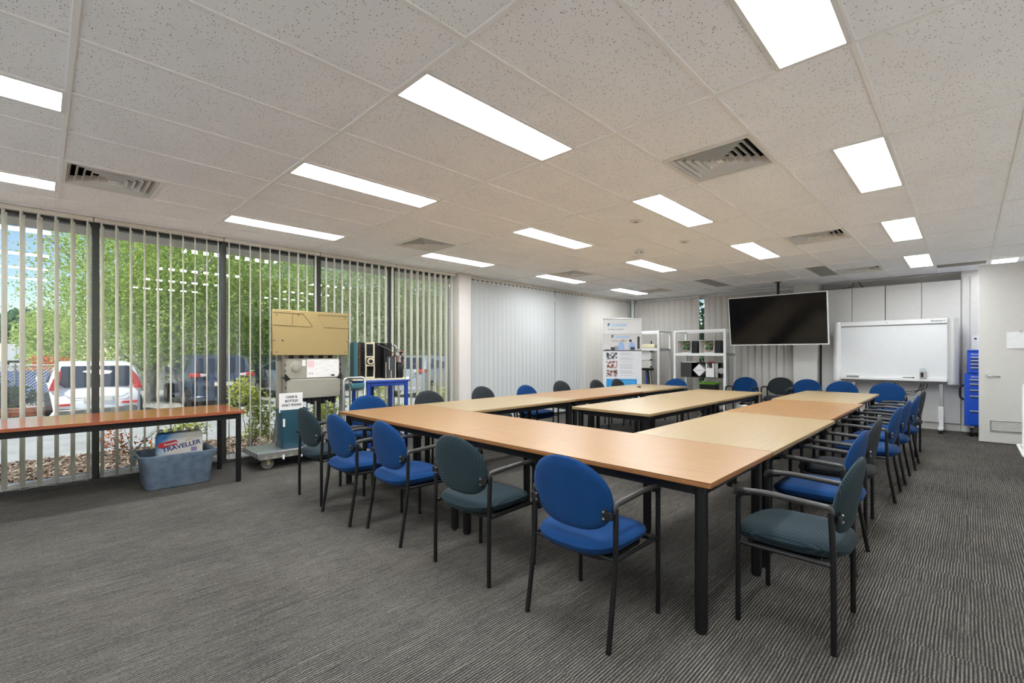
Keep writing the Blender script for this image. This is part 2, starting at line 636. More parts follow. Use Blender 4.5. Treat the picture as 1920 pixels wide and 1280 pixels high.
for a, b in ((2.49, 3.75), (3.75, 5.0), (5.0, 6.25)):
    back_window(a, b)

# ------------------------------------------------------------------ vertical blinds
def slat_mesh(name, w, h, mat, curve=0.008, th=0.0012):
    n = 6
    vv, ff = [], []
    for zz in (0, h):
        for side in (1, -1):
            for k in range(n + 1):
                t = -1 + 2 * k / n
                vv.append((t * w / 2, curve * (1 - t * t) + side * th / 2, zz))
    N = n + 1
    for k in range(n):
        ff.append((k, k + 1, 2 * N + k + 1, 2 * N + k))
        ff.append((N + k + 1, N + k, 3 * N + k, 3 * N + k + 1))
        ff.append((k, N + k, N + k + 1, k + 1))
        ff.append((2 * N + k, 2 * N + k + 1, 3 * N + k + 1, 3 * N + k))
    ff.append((0, 2 * N, 3 * N, N)); ff.append((n, N + n, 3 * N + n, 2 * N + n))
    return MB().add(vv, ff).mesh(name, mat)
SL = slat_mesh('slat', .127, 2.53, m_slat)
SL2 = slat_mesh('slat', .127, 2.53, m_slat2)
SL3 = slat_mesh('slat', .150, 2.53, m_slat3)
clip_me = MB().box(-.02, .02, -.003, .003, -.025, .02).mesh('clip', m_sill)
def blind(x0, x1, xs, ang, label, me):
    b = thing('vertical_blind', label, 'blind', (x0, 6.20, 0))
    MB().box(0, x1 - x0, -.02, .02, 2.612, 2.652).build('head_rail', m_rail, b, .003)
    for x in xs:
        s = put('slat', me, b, None, (x - x0, 0, .062), (0, 0, R(ang + random.uniform(-2.2, 2.2))))
        put('clip', clip_me, s, None, (0, .004, 2.53))
    MB().tube([(xs[0] - x0, -.05, .075)] + [(x - x0, -.05, .07 - .012 * (i % 2)) for i, x in enumerate(xs)], .0018, 5).build('bead_chain', m_rail, b)
    return b
P = .1125
def grid_xs(a, b, s=P):
    out = []
    x = a
    while x < b:
        out.append(x); x += s
    return out
A0 = 75.0      # slat plane is turned this far from the window plane
blind(-.75, .36, grid_xs(-.685, .36), A0, 'open cream vertical blind farthest left, ahead of the sky and hedge', SL)
blind(.37, 1.49, grid_xs(.430, 1.49), A0, 'open cream vertical blind above the blue tub, white car behind it', SL)
blind(1.50, 2.62, grid_xs(1.553, 2.60), A0 + 2, 'open cream vertical blind behind the tan panel, shrub outside', SL)
blind(2.63, 3.77, grid_xs(2.71, 3.75), A0, 'open cream vertical blind behind the blue metal table', SL)
blind(3.78, 4.92, grid_xs(3.832, 4.90), A0 - 2, 'open cream vertical blind right beside the beige column', SL)
blind(5.22, 6.42, grid_xs(5.27, 6.42), -17, 'closed white vertical blind just right of the beige column', SL2)
blind(6.43, 7.60, grid_xs(6.49, 7.60), -17, 'closed white vertical blind in the middle of the window wall', SL2)
blind(7.61, 8.52, grid_xs(7.68, 8.47), -17, 'closed white vertical blind ending at a bright gap before the beige blind', SL2)
blind(8.54, 10.54, grid_xs(8.60, 10.50), -20, 'closed beige vertical blind running into the far corner', SL3)
def back_blind(y0, y1, ys, ang, label):
    b = thing('vertical_blind', label, 'blind', (10.72, y0, 0))
    MB().box(-.02, .02, 0, y1 - y0, 2.612, 2.650).build('head_rail', m_white, b, .003)
    for y in ys:
        s = put('slat', SL3, b, None, (0, y - y0, .062), (0, 0, R(90 + ang + random.uniform(-1.5, 1.5))))
        put('clip', clip_me, s, None, (0, .004, 2.53))
back_blind(4.44, 6.05, grid_xs(4.52, 6.03, .137), 17, 'closed grey white vertical blind behind the shelving racks')
back_blind(2.52, 4.28, grid_xs(2.60, 4.27, .137), 17, 'closed grey white vertical blind behind the television')

# ------------------------------------------------------------------ ceiling fittings
diff_me = MB().box(.022, 1.178, .02, .28, 0, .008).mesh('diffuser', m_lamp, 0, False)
diff_off = MB().box(.022, 1.178, .02, .28, 0, .008).mesh('diffuser', M('unlit grey diffuser', (150, 147, 142), .5), 0, False)
diff_door = MB().box(.022, 1.178, .02, .28, 0, .008).mesh('diffuser', emis('dimmer lit diffuser', (243, 249, 255), 11.0), 0, False)
frame_mb = MB().box(.0, 1.2, 0, .02, -.004, .03).box(.0, 1.2, .28, .3, -.004, .03).box(0, .022, .02, .28, -.004, .03).box(1.178, 1.2, .02, .28, -.004, .03)
frame_me = frame_mb.mesh('frame', m_lamp_frame, 0, False)
cname = {-1.102: 'by the left edge of the view', 1.298: 'in the row nearest the camera', 3.698: 'in the second row from the camera', 6.098: 'in the third row from the camera', 8.498: 'in the row nearest the back wall', 9.698: 'above the open white door'}
rname = {0: 'over the right side', 1: 'second column from the door side', 2: 'third column from the door side', 3: 'over the window side'}
for x, y, on in lights:
    k = min(range(4), key=lambda q: abs((0.3586, 1.8586, 3.3586, 5.1586)[q] - y))
    if x > 9:
        lb = 'lit fluorescent ceiling light just above the open white door'
    elif on:
        lb = 'lit troffer light %s, %s' % (cname[x], rname[k])
    else:
        lb = 'unlit grey ceiling light panel ' + ('left of the television pole' if y > 3 else 'right of the television pole')
    t = thing('ceiling_light', lb, 'ceiling light', (x, y, CEIL - .002), 0, 'recessed troffer lights' if on else 'unlit troffer panels')
    put('frame', frame_me, t)
    put('diffuser', diff_door if x > 9 else diff_me if on else diff_off, t)
m_duct = M('dark duct', (14, 14, 14), .95)
m_louv = M('louvre enamel', (226, 223, 217), .5)
def ring(mb, s, z0, z1, f0, f1):
    """square louvre blade: from half size f0 at z0 to f1 at z1"""
    a = [(-f0, -f0, z0), (f0, -f0, z0), (f0, f0, z0), (-f0, f0, z0)]
    b = [(-f1, -f1, z1), (f1, -f1, z1), (f1, f1, z1), (-f1, f1, z1)]
    t_ = .0015
    c = [(x * (1 - t_ / f0), y * (1 - t_ / f0), z + .001) for x, y, z in a]
    d = [(x * (1 - t_ / f1), y * (1 - t_ / f1), z + .001) for x, y, z in b]
    f = []
    for i in range(4):
        j = (i + 1) % 4
        f += [(i, j, 4 + j, 4 + i), (8 + j, 8 + i, 12 + i, 12 + j), (i, 8 + i, 8 + j, j), (4 + i, 4 + j, 12 + j, 12 + i)]
    mb.add(a + b + c + d, f)
    return mb
fr = MB()
for x0_, x1_, y0_, y1_ in ((-.298, .298, -.298, -.265), (-.298, .298, .265, .298), (-.298, -.265, -.265, .265), (.265, .298, -.265, .265)):
    fr.box(x0_, x1_, y0_, y1_, -.004, .012)
vent_frame = fr.mesh('frame', m_louv, .002)
vent_duct = MB().box(-.264, .264, -.264, .264, .125, .13).box(-.27, -.264, -.27, .27, .0, .13).box(.264, .27, -.27, .27, .0, .13).box(-.264, .264, -.27, -.264, 0, .13).box(-.264, .264, .264, .27, 0, .13).mesh('duct_box', m_duct, 0, False)
louvs = []
for q in range(6):
    fo = .262 - q * .043
    louvs.append(ring(MB(), 0, .0, .055, fo, fo - .021).mesh('louvre', m_louv, 0, False))
vent_core = MB().box(-.03, .03, -.02, .02, .0, .004).mesh('core_plate', m_louv)
vlab = ['air diffuser nearest the camera at upper right', 'air diffuser above the side table at upper left', 'air diffuser above the blue metal table by the window', 'air diffuser in the right half over the far table row', 'air diffuser near the middle of the closed window blinds', 'small far air diffuser above the whiteboard cupboards', 'small far air diffuser near the back corner']
for (x, y), lb in zip(vents, vlab):
    t = thing('air_diffuser', lb, 'air vent', (x + .3, y + .3, CEIL), 0, 'square ceiling air diffusers')
    put('frame', vent_frame, t); put('duct_box', vent_duct, t); put('core_plate', vent_core, t)
    for me in louvs:
        put('louvre', me, t)
t = thing('return_air_grille', 'long dark return air slot in the ceiling beside the door', 'air vent', (9.87, .07, CEIL - .004))
MB().box(-.12, .12, -.27, .27, 0, .004).build('backing', m_duct, t)
for q in range(9):
    MB().box(-.118 + q * .027, -.106 + q * .027, -.27, .27, -.006, 0).build('blade', m_greige, t)
t = thing('smoke_detector', 'round white smoke detector on the ceiling', 'smoke detector', (5.575, 3.115, CEIL))
MB().lathe([(.055, 0), (.055, -.012), (.048, -.02)]).build('base', m_white, t)
MB().lathe([(.046, -.02), (.046, -.024), (.03, -.048), (.012, -.05)]).build('sensing_dome', m_white, t)
for q in range(6):
    a = q * math.pi / 3
    MB().cbox(.043 * math.cos(a), .043 * math.sin(a), -.028, .016, .016, .008).build('vent_slot', m_blackp, t)
for (x, y), lb in (((4.314, 2.447), 'flat round white ceiling plate nearer the camera'), ((5.512, 2.467), 'flat round white ceiling plate nearer the smoke detector')):
    t = thing('ceiling_speaker', lb, 'ceiling plate', (x, y, CEIL), 0, 'round ceiling plates')
    MB().lathe([(.06, 0), (.06, -.004), (.054, -.007)]).build('rim', m_white, t)
    MB().lathe([(.03, -.007), (.026, -.010)]).build('centre_cap', m_greige, t)

# ------------------------------------------------------------------ tables
def table(label, x0, x1, y0, y1, style, along, group, leg='round', inset=.07):
    wm, em = {'o': (m_wood_o, m_edge_o), 'p': (m_wood_p, m_edge_p), 'r': (m_wood_r, m_edge_r)}[style]
    L, W = (x1 - x0, y1 - y0) if along == 'x' else (y1 - y0, x1 - x0)
    t = thing('meeting_table' if style != 'r' else 'side_table', label, 'table', ((x0 + x1) / 2, (y0 + y1) / 2, 0), 0 if along == 'x' else 90, group)
    l, w = L / 2, W / 2
    T = .722
    MB().box(-l, l, -w, w, T - .004, T).build('tabletop', wm, t, .0015)
    MB().box(-l, l, -w, w, T - .028, T - .0045).build('edge_board', em, t, .004, label='edge banded board under the laminate')
    i = inset
    for s in (-1, 1):
        MB().box(-l + i - .02, l - i + .02, s * (w - i) - .0125, s * (w - i) + .0125, T - .082, T - .028).build('apron_rail', m_black, t, .003)
        MB().box(s * (l - i) - .0125, s * (l - i) + .0125, -w + i, w - i, T - .082, T - .028).build('apron_rail', m_black, t, .003)
    for sx in (-1, 1):
        for sy in (-1, 1):
            mb = MB()
            cx, cy = sx * (l - i), sy * (w - i)
            if leg == 'round':
                mb.prism([(cx + p, cy + q) for p, q in rrect(-.0275, .0275, -.0275, .0275, .022)], 'z', .012, T - .028)
            else:
                mb.prism([(cx + p, cy + q) for p, q in rrect(-.021, .021, -.021, .021, .006, 2)], 'z', .012, T - .028)
            lg = mb.build('leg', m_black, t)
            MB().lathe([(.024, 0), (.024, .012)], 12, 'z', (cx, cy, 0)).build('foot_glide', m_blackp, lg)
    return t
G = 'meeting tables pushed together'
table('beech meeting table at the front, nearest corner to the camera', 2.09, 3.02, .815, 2.6495, 'o', 'y', G)
table('beech meeting table at the front, its window end half', 2.09, 3.02, 2.6505, 4.485, 'o', 'y', G)
table('pale table nearest the camera in the window side row', 3.03, 4.75, 3.54, 4.48, 'p', 'x', G)
table('orange toned table in the middle of the window side row', 4.755, 6.45, 3.54, 4.48, 'o', 'x', G)
table('pale far table of the window side row carrying a black remote', 6.455, 8.03, 3.53, 4.47, 'p', 'x', G)
table('pale table in the centre island, nearer half', 4.07, 5.77, 2.165, 3.085, 'p', 'x', G)
table('pale table in the centre island, farther half', 5.775, 7.56, 2.175, 3.125, 'p', 'x', G)
table('pale table of the door side row, joined to the front beech table', 3.03, 4.81, .815, 1.735, 'p', 'x', G)
table('orange table in the middle of the door side row', 4.815, 6.59, .850, 1.745, 'o', 'x', G)
table('pale far table of the door side row, nearest the whiteboard', 6.60, 8.42, .900, 1.800, 'p', 'x', G)
table('cherry coloured side table with black legs under the window blinds', -.34, 1.46, 5.253, 6.07, 'r', 'x', 'side table', 'square', .05)

# ------------------------------------------------------------------ chairs
def pad(cx, cy, cz, a, b, n, t0, t1, kind, curve=0.0, tilt=0.0, rings=6, seg=36):
    """upholstered pad: rings from centre to rim on both sides. kind 'seat' (plan xy) or 'back' (plan xz)"""
    def sp(th):
        c_, s_ = math.cos(th), math.sin(th)
        return (math.copysign(abs(c_) ** (2 / n), c_), math.copysign(abs(s_) ** (2 / n), s_))
    rows = []
    rho = [math.sin(math.pi / 2 * (q + 1) / rings) for q in range(rings)]
    prof = [(r, t1 * (1 - r ** 5) ** .5) for r in rho] + [(r, -t0 * (1 - r ** 6) ** .5) for r in reversed(rho[:-1])]
    def pos(px, py, h):
        if kind == 'seat':
            z = cz + h - max(0, py - .06) ** 2 * .55
            z += .012 * (px / a) ** 2
            return (cx + px, cy + py, z)
        y = cy + h + curve * (px / a) ** 2 - tilt * py
        return (cx + px, y, cz + py)
    vv = [pos(0, 0, t1)]
    for r, h in prof:
        for k in range(seg):
            th_ = 2 * math.pi * k / seg
            x_, y_ = sp(th_)
            if kind == 'back':
                m_ = 2.05 if math.sin(th_) >= 0 else 2.9
                c_, s_ = math.cos(th_), math.sin(th_)
                x_ = math.copysign(abs(c_) ** (2 / m_), c_)
                y_ = math.copysign(abs(s_) ** (2 / m_), s_)
                if y_ < 0:
                    x_ *= 1 - .10 * y_ * y_
                    y_ *= .93
            vv.append(pos(a * r * x_, b * r * y_, h))
    vv.append(pos(0, 0, -t0))
    ff = [(0, 1 + k, 1 + (k + 1) % seg) for k in range(seg)]
    for i in range(len(prof) - 1):
        for k in range(seg):
            k2 = (k + 1) % seg
            ff.append((1 + i * seg + k, 1 + (i + 1) * seg + k, 1 + (i + 1) * seg + k2, 1 + i * seg + k2))
    e = 1 + (len(prof) - 1) * seg
    last = len(vv) - 1
    ff += [(last, e + (k + 1) % seg, e + k) for k in range(seg)]
    return MB().add(vv, ff)

def make_chair(kind):
    fab = {'blue': m_blue, 'teal': m_teal, 'dark': m_dark}[kind]
    t = thing('armchair', 'chair', 'chair', (0, 0, 0))
    W = .238
    straight = kind != 'blue'
    yr, yf = (-.195, .195) if straight else (-.225, .225)
    yu = -.185 if straight else -.165
    ZA = .632
    pad(0, .006, .420, .228, .246, 3.2, .052, .042, 'seat').build('seat', fab, t)
    MB().prism([(p, q + .01) for p, q in rrect(-.19, .19, -.18, .18, .08)], 'z', .360, .378).build('seat_pan', m_blackp, t, label='black seat pan under the cushion')
    yb = yu - .046
    pad(0, yb, .648, .232, .178, 2.35, .022, .022, 'back', .036, .16).build('backrest', fab, t)
    for s in (-1, 1):
        x = s * W
        r = .0125
        fp = [(x, yf, .0), (x, yf, ZA - .012)]
        MB().tube(fillet(fp + [(x, yf - .06, ZA)], .03), r, 10).build('leg', m_black, t)
        if straight:
            rp = [(x, yr, 0), (x, yr, .40), (x, yu, ZA - .02)]
        else:
            rp = [(x, yr, 0), (x, yu - .002, .36), (x, yu, ZA - .02)]
        MB().tube(fillet(rp, .10, 5), r, 10).build('leg', m_black, t)
        ap = [(x, yf + .012, ZA - .022), (x, yf + .006, ZA + .004), (x, yf - .12, ZA + .012), (x, yu + .05, ZA + .002), (x, yu - .004, ZA - .002), (x, yu - .002, ZA - .04)]
        ap = fillet(ap, .035, 4)
        n = len(ap)
        MB().tube(ap, [.0112 + .0030 * math.sin(math.pi * i / (n - 1)) for i in range(n)], 10, .75).build('armrest', m_arm, t)
        MB().tube([(x, yr if straight else yu, .383), (x, yf, .383)], .010, 8).build('side_rail', m_black, t)
        b = MB().box(s * .196 - .012, s * .196 + .012, yb - .016 + .03, yb - .010 + .03, .555, .615)
        b.box(min(s * .196, x), max(s * .196, x), yb + .010, yb + .022, .568, .602)
        br = b.build('bracket', m_blackp, t, .002)
        for zz in (.570, .600):
            MB().cyl((s * .197, yb + .006, zz), (s * .197, yb + .016, zz), .005, seg=8).build('bolt', m_alu, br)
    for y in (yf - .05, yr + .06):
        MB().tube([(-W, y, .383), (W, y, .383)], .009, 8).build('cross_rail', m_black, t)
    return t
protos = {}
def chair(kind, x, y, rz, label, group):
    if kind not in protos:
        c = make_chair(kind)
        protos[kind] = c
    else:
        c = copy_tree(protos[kind])
    c.location = (x, y, 0)
    c.rotation_euler = (0, 0, R(rz))
    tag(c, label, 'chair', group)
gF, gR, gL, gB = 'chairs along the front table', 'chairs along the door side row', 'chairs along the window side row', 'chairs along the back of the room'
chair('teal', 1.865, 4.155, -90, 'teal armchair at the front table nearest the teal rubbish bin', gF)
chair('blue', 1.846, 3.543, -90, 'blue armchair at the front table, next to the teal chair by the bin', gF)
chair('blue', 1.920, 2.940, -92, 'blue armchair at the front table, left of the patterned teal chair', gF)
chair('teal', 1.933, 2.143, -88, 'patterned teal armchair at the front table between two blue chairs', gF)
chair('blue', 1.945, 1.345, -90, 'large blue armchair with its back to the camera at the nearest table corner', gF)
chair('teal', 2.630, .605, 0, 'patterned teal armchair at lower right, nearest the camera in the door side row', gR)
chair('blue', 3.572, .690, 0, 'blue armchair right behind the nearest teal chair of the door side row', gR)
chair('dark', 4.342, .720, 2, 'charcoal armchair with its back between two blue ones in the door side row', gR)
chair('blue', 5.433, .670, 0, 'fourth armchair of the door side row, blue seat in full view', gR)
chair('blue', 6.227, .660, 0, 'fifth armchair of the door side row, blue, mostly hidden', gR)
chair('blue', 7.055, .635, 0, 'sixth armchair of the door side row, blue, before the charcoal one', gR)
chair('dark', 7.940, .650, -2, 'charcoal armchair at the far end of the door side row by the whiteboard', gR)
chair('blue', 2.600, 4.660, 178, 'blue armchair behind the front table end, before the blue metal table', gL)
chair('dark', 3.480, 4.700, 180, 'charcoal armchair behind the tables, left of the beige column', gL)
chair('dark', 4.500, 4.800, 182, 'charcoal armchair against the closed blinds just right of the beige column', gL)
chair('blue', 5.150, 4.560, 180, 'only blue armchair against the closed window blinds', gL)
chair('dark', 6.400, 4.870, 178, 'charcoal armchair right of the blue chair by the closed window blinds', gL)
chair('dark', 7.100, 4.600, 180, 'charcoal armchair just left of the printed banner stand', gL)
chair('dark', 7.680, 4.520, 180, 'charcoal armchair overlapping the blue foot of the printed banner', gL)
chair('blue', 8.300, 3.970, 88, 'blue armchair at the far end of the window side row before the racks', gB)
chair('blue', 9.800, 3.200, 90, 'blue armchair by the white rack, leftmost along the back wall', gB)
chair('dark', 10.150, 2.660, 90, 'charcoal armchair along the back wall under the television', gB)
chair('blue', 9.770, 2.120, 90, 'blue armchair just right of the charcoal one along the back wall', gB)
chair('blue', 9.420, 1.530, 90, 'blue armchair before the left edge of the whiteboard', gB)
chair('blue', 9.440, .920, 92, 'blue armchair before the middle of the whiteboard', gB)
# EXTRA
# ------------------------------------------------------------------ small things on and under the tables
t = thing('remote_control', 'small black remote control lying on the far window side table', 'remote', (7.20, 4.02, .722), 35)
MB().box(-.08, .08, -.024, .024, 0, .018).build('body', m_blackp, t, .005, seg=2)
for i in range(4):
    MB().cbox(-.05 + i * .03, 0, .0195, .012, .028, .003).build('button', m_greyst, t)
t = thing('power_box', 'small white and black power box hanging under the centre island table', 'power box', (6.75, 2.20, .50))
MB().box(-.10, .02, -.06, .06, .02, .10).build('white_housing', m_white, t, .006)
MB().box(.02, .16, -.05, .05, .00, .12).build('black_housing', m_blackp, t, .006)
MB().box(-.09, -.02, -.062, -.060, -.07, .02).build('hanging_tag', m_paper, t)
MB().box(-.02, .04, -.01, .01, .10, .142).build('hanger_bracket', m_black, t)
pts = [(0, 0, .64)] + [(.02 * math.cos(a), .02 * math.sin(a), .62 - .40 * k / 40) for k, a in enumerate([q * .9 for q in range(40)])] + [(.10, -.16, .05), (.14, -.24, .012), (.10, -.42, .010)]
t = MB().tube(pts, .006, 6).build('extension_cable', m_white)
t.location = (5.62, 2.32, 0)
tag(t, 'white coiled cable hanging from the centre island table to the floor', 'cable')

# ------------------------------------------------------------------ blue tub with bottle pack
tub = thing('storage_tub', 'blue grey plastic tub on the carpet under the cherry side table', 'tub', (.95, 5.68, 0), 0)
def ringloft(mb, rings):
    n = len(rings[0])
    vv = [p for r_ in rings for p in r_]
    ff = []
    for i in range(len(rings) - 1):
        for k in range(n):
            k2 = (k + 1) % n
            ff.append((i * n + k, i * n + k2, (i + 1) * n + k2, (i + 1) * n + k))
    return mb.add(vv, ff)
def rr3(hx, hy, r, z, n=4):
    return [(x, y, z) for x, y in rrect(-hx, hx, -hy, hy, r, n)]
rings = [rr3(.25, .185, .04, .004), rr3(.262, .195, .05, .02), rr3(.285, .212, .055, .255), rr3(.312, .232, .06, .29), rr3(.316, .236, .06, .325), rr3(.308, .228, .055, .333),
         rr3(.296, .216, .05, .325), rr3(.280, .206, .05, .285), rr3(.258, .190, .045, .03)]
mb = ringloft(MB(), rings)
n_ = len(rings[0])
mb.f.append(tuple(range(n_ - 1, -1, -1)))
mb.f.append(tuple((len(rings) - 1) * n_ + k for k in range(n_)))
t_tub = NT('translucent tub plastic')
t_tub.p.inputs['Base Color'].default_value = lin((116, 132, 148))
t_tub.p.inputs['Roughness'].default_value = .38
t_tub.p.inputs['Transmission Weight'].default_value = .35
nz = t_tub.noise(t_tub.coords('Object'), 14, 3)
t_tub.link(t_tub.ramp(nz, [(.35, lin((104, 122, 142))), (.65, lin((132, 148, 164)))]), t_tub.p.inputs['Base Color'])
mb.build('shell', t_tub.m, tub)
for s in (-1, 1):
    MB().tube(fillet([(s * .314, -.07, .30), (s * .336, -.07, .295), (s * .336, .07, .295), (s * .314, .07, .30)], .02), .009, 8).build('handle', t_tub.m, tub)
random.seed(3)
m_can = [M('can red', (170, 70, 60), .4), M('can cream', (200, 190, 150), .4), M('can white', (214, 216, 216), .4), M('can blue', (70, 110, 170), .4)]
spots = [(-.15, -.12), (-.03, -.125), (.09, -.12), (.19, -.11)]
for i, (x, y) in enumerate(spots):
    kk = i % 4
    c = thing('drink_can', 'empty %s drink can seen dimly inside the blue tub' % ('red', 'cream', 'white', 'blue')[kk], 'can', (.95 + x, 5.68 + y, .04 + .0 * (i % 2)), 0, '%s cans in the tub' % ('red', 'cream', 'white', 'blue')[kk])
    MB().lathe([(.024, 0), (.031, .012), (.031, .10), (.026, .115)], 14).build('can_body', m_can[kk], c)
    MB().lathe([(.026, .115), (.022, .113)], 14).build('can_lid', m_alu, c)
pk = thing('water_bottle_pack', 'shrink wrapped pack of water bottles standing in the blue tub', 'bottle pack', (.975, 5.66, .165), 0)
m_wrap = NT('printed shrink wrap')
v = m_wrap.coords('Object')
sep = m_wrap.node('ShaderNodeSeparateXYZ'); m_wrap.link(v, sep.inputs[0])
g = m_wrap.math('ADD', m_wrap.math('MULTIPLY', sep.outputs['X'], -1.8), m_wrap.math('MULTIPLY', sep.outputs['Z'], 1.6))
g = m_wrap.math('ADD', g, m_wrap.math('MULTIPLY', m_wrap.noise(v, 12, 3), .12))
m_wrap.link(m_wrap.ramp(g, [(.46, lin((226, 220, 208))), (.66, lin((176, 200, 216))), (.80, lin((28, 118, 186)))]), m_wrap.p.inputs['Base Color'])
m_wrap.p.inputs['Roughness'].default_value = .28
pack_rings = [rr3(.186, .062, .03, .0, 3), rr3(.192, .066, .035, .012, 3), rr3(.192, .066, .035, .31, 3), rr3(.182, .058, .03, .345, 3), rr3(.168, .046, .025, .352, 3)]
mb = ringloft(MB(), pack_rings)
n_ = len(pack_rings[0])
mb.f.append(tuple(range(n_ - 1, -1, -1))); mb.f.append(tuple(4 * n_ + k for k in range(n_)))
mb.build('wrap', m_wrap.m, pk)
for i in range(5):
    for j in (-1, 1):
        b = MB().lathe([(.028, .34), (.026, .352), (.013, .366), (.013, .372)], 12, 'z', (-.148 + i * .074, j * .028, 0)).build('bottle_neck', m_clear, pk)
        MB().lathe([(.0145, .370), (.0145, .382), (.012, .384)], 12, 'z', (-.148 + i * .074, j * .028, 0)).build('bottle_cap', m_white, b)
m_inkb = M('navy print', (28, 52, 120), .5)
m_ptag = M('red print', (196, 40, 44), .5)
tg = MB().prism([(-.145 + p, .235 + q) for p, q in rrect(0, .16, 0, .052, .024, 4)], 'y', -.0665, -.066).build('logo_badge', m_ptag, pk)
tg.rotation_euler = (0, R(-9), 0)
text('Frantelle', .031, m_white, pk, (-.138, -.0675, .240), (R(90), R(-9), 0), .2, bold=.0006)
text('TRAVELLER', .062, m_inkb, pk, (-.15, -.0675, .190), (R(90), R(-9), 0), bold=.0014, sx=1.02)
text('pureau', .022, M('olive print', (150, 140, 70), .6), pk, (.04, -.0675, .268), (R(90), R(-9), 0), .25)
MB().box(.085, .135, -.0675, -.066, .15, .195).build('barcode_panel', M('mauve print', (150, 140, 180), .5), pk)

# ------------------------------------------------------------------ trolley with dismantled air conditioner
tr = thing('platform_trolley', 'low aluminium platform trolley carrying the tan panel unit and the bin', 'trolley', (1.68, 5.56, 0))
m_deck = M('checker plate aluminium', (184, 186, 190), .32, .7, .18, 40, .3)
MB().box(0, 1.28, .0, .54, .165, .195).build('deck', m_deck, tr, .004)
MB().box(0, 1.28, -.012, 0, .12, .195).build('front_skirt', m_greyst, tr, .003)
MB().box(-.012, 0, -.012, .54, .135, .195).build('side_skirt', m_deck, tr, .003)
for i in range(14):
    MB().prism([(.04 + i * .088, .125), (.10 + i * .088, .125), (.07 + i * .088, .165)], 'y', -.016, -.012).build('skirt_cutout', m_greige, tr)
for i in range(5):
    MB().box(.24 + i * .2, .262 + i * .2, -.022, -.012, .10, .15).build('hook', m_white, tr, .002)
for cx in (.10, 1.16):
    for cy in (.06, .47):
        f_ = MB().prism([(cx - .035, .165), (cx + .045, .165), (cx + .02, .06), (cx - .005, .06)], 'y', cy - .032, cy - .028).prism([(cx - .035, .165), (cx + .045, .165), (cx + .02, .06), (cx - .005, .06)], 'y', cy + .028, cy + .032).box(cx - .04, cx + .05, cy - .035, cy + .035, .158, .165)
        w_ = f_.build('caster_fork', m_zinc, tr)
        MB().lathe([(.03, -.018), (.058, -.020), (.066, -.012), (.066, .012), (.058, .020), (.03, .018)], 24, 'y', (cx + .005, cy, .066)).build('wheel', m_rubber, w_)
        MB().cyl((cx + .005, cy - .035, .066), (cx + .005, cy + .035, .066), .014, seg=12).build('axle', m_zinc, w_)

ac = thing('air_conditioner_stand', 'tan panelled air conditioner display on a grey frame by the window', 'air conditioner', (1.86, 5.70, .195))
for x in (.115, .905):
    MB().box(x, x + .055, .19, .235, .0, 1.60).build('upright', m_greyst, ac, .004)
    MB().tube([(x + .03, .21, .50), (x + .03, .40, .02)], .016, 8).build('brace', m_greyst, ac)
MB().box(.115, .96, .195, .23, .0, .035).build('base_bar', m_greyst, ac, .004)
MB().box(.115, .96, .195, .23, 1.14, 1.18).build('cross_bar', m_greyst, ac, .004)
MB().box(.10, .20, .16, .185, .42, 1.02).build('side_plate', m_greige, ac, .003)
pn = MB().box(.005, .92, 0, .03, 1.085, 1.62).build('front_panel', m_gold, ac, .006)
m_gold2 = M('tan emboss edge', (112, 94, 56), .5)
def groove(pts, parent, mat, y=-.002, r=.0028):
    MB().tube([(x, y, z) for x, z in pts], r, 6).build('embossed_line', mat, parent)
groove([(.006, 1.585), (.35, 1.585), (.46, 1.44), (.44, 1.43), (.006, 1.44)], pn, m_gold2)
groove([(.225, 1.585), (.225, 1.432)], pn, m_gold2)
groove([(.915, 1.585), (.53, 1.585), (.61, 1.43), (.915, 1.43)], pn, m_gold2)
for x, z in ((.05, 1.555), (.05, 1.125), (.88, 1.555), (.88, 1.125), (.29, 1.565), (.115, 1.26)):
    MB().cyl((x, -.004, z), (x, .0, z), .006 if x != .115 else .009, seg=10).build('screw', m_ink, pn)
for x0_, x1_, z_ in ((.006, .035, 1.26), (.89, .918, 1.26)):
    MB().box(x0_, x1_, -.003, .0, z_ - .003, z_ + .003).build('latch_slot', m_ink, pn)
MB().box(.16, .80, .10, .16, 1.03, 1.09).build('top_tray', m_greige, ac, .004)
for i in range(5):
    MB().box(.22 + i * .12, .27 + i * .12, .08, .15, 1.05, 1.088).build('terminal_block', m_blackp, ac, .003)
up = MB().prism([(x, z) for x, z in rrect(.155, .815, .805, 1.045, .035)], 'y', .02, .15).build('upper_cover', m_greige, ac, .004)
MB().lathe([(.066, .02), (.060, .012), (.050, .012), (.048, .004), (.036, .002)], 28, 'y', (.275, 0, .945)).build('round_dial', m_greige, up)
MB().box(.40, .80, .0165, .019, .815, 1.035).build('wiring_label', m_paper, up, label='pale printed wiring diagram sticker')
MB().box(.41, .49, .0155, .0165, .94, 1.02).build('pink_label_field', M('pink print', (222, 186, 186), .7), up)
m_faint = M('faint grey print', (168, 160, 152), .7)
random.seed(5)
for i in range(18):
    x_ = random.uniform(.50, .74); z_ = .825 + i * .0115
    MB().box(x_, x_ + random.uniform(.02, .05), .0155, .0165, z_, z_ + .003).build('printed_line', m_faint, up)
for x_ in (.425, .455):
    MB().box(x_, x_ + .02, .0155, .0165, .855, .872).build('printed_symbol', m_faint, up)
MB().box(.70, .745, .0145, .0165, .825, .845).build('black_tag', m_ink, up)
MB().box(.345, .385, .0165, .019, .955, 1.03).build('dial_sticker', m_paper, up)
lo_ = MB().box(.165, .815, .0, .15, .565, .80).build('lower_cover', m_greige, ac, .008)
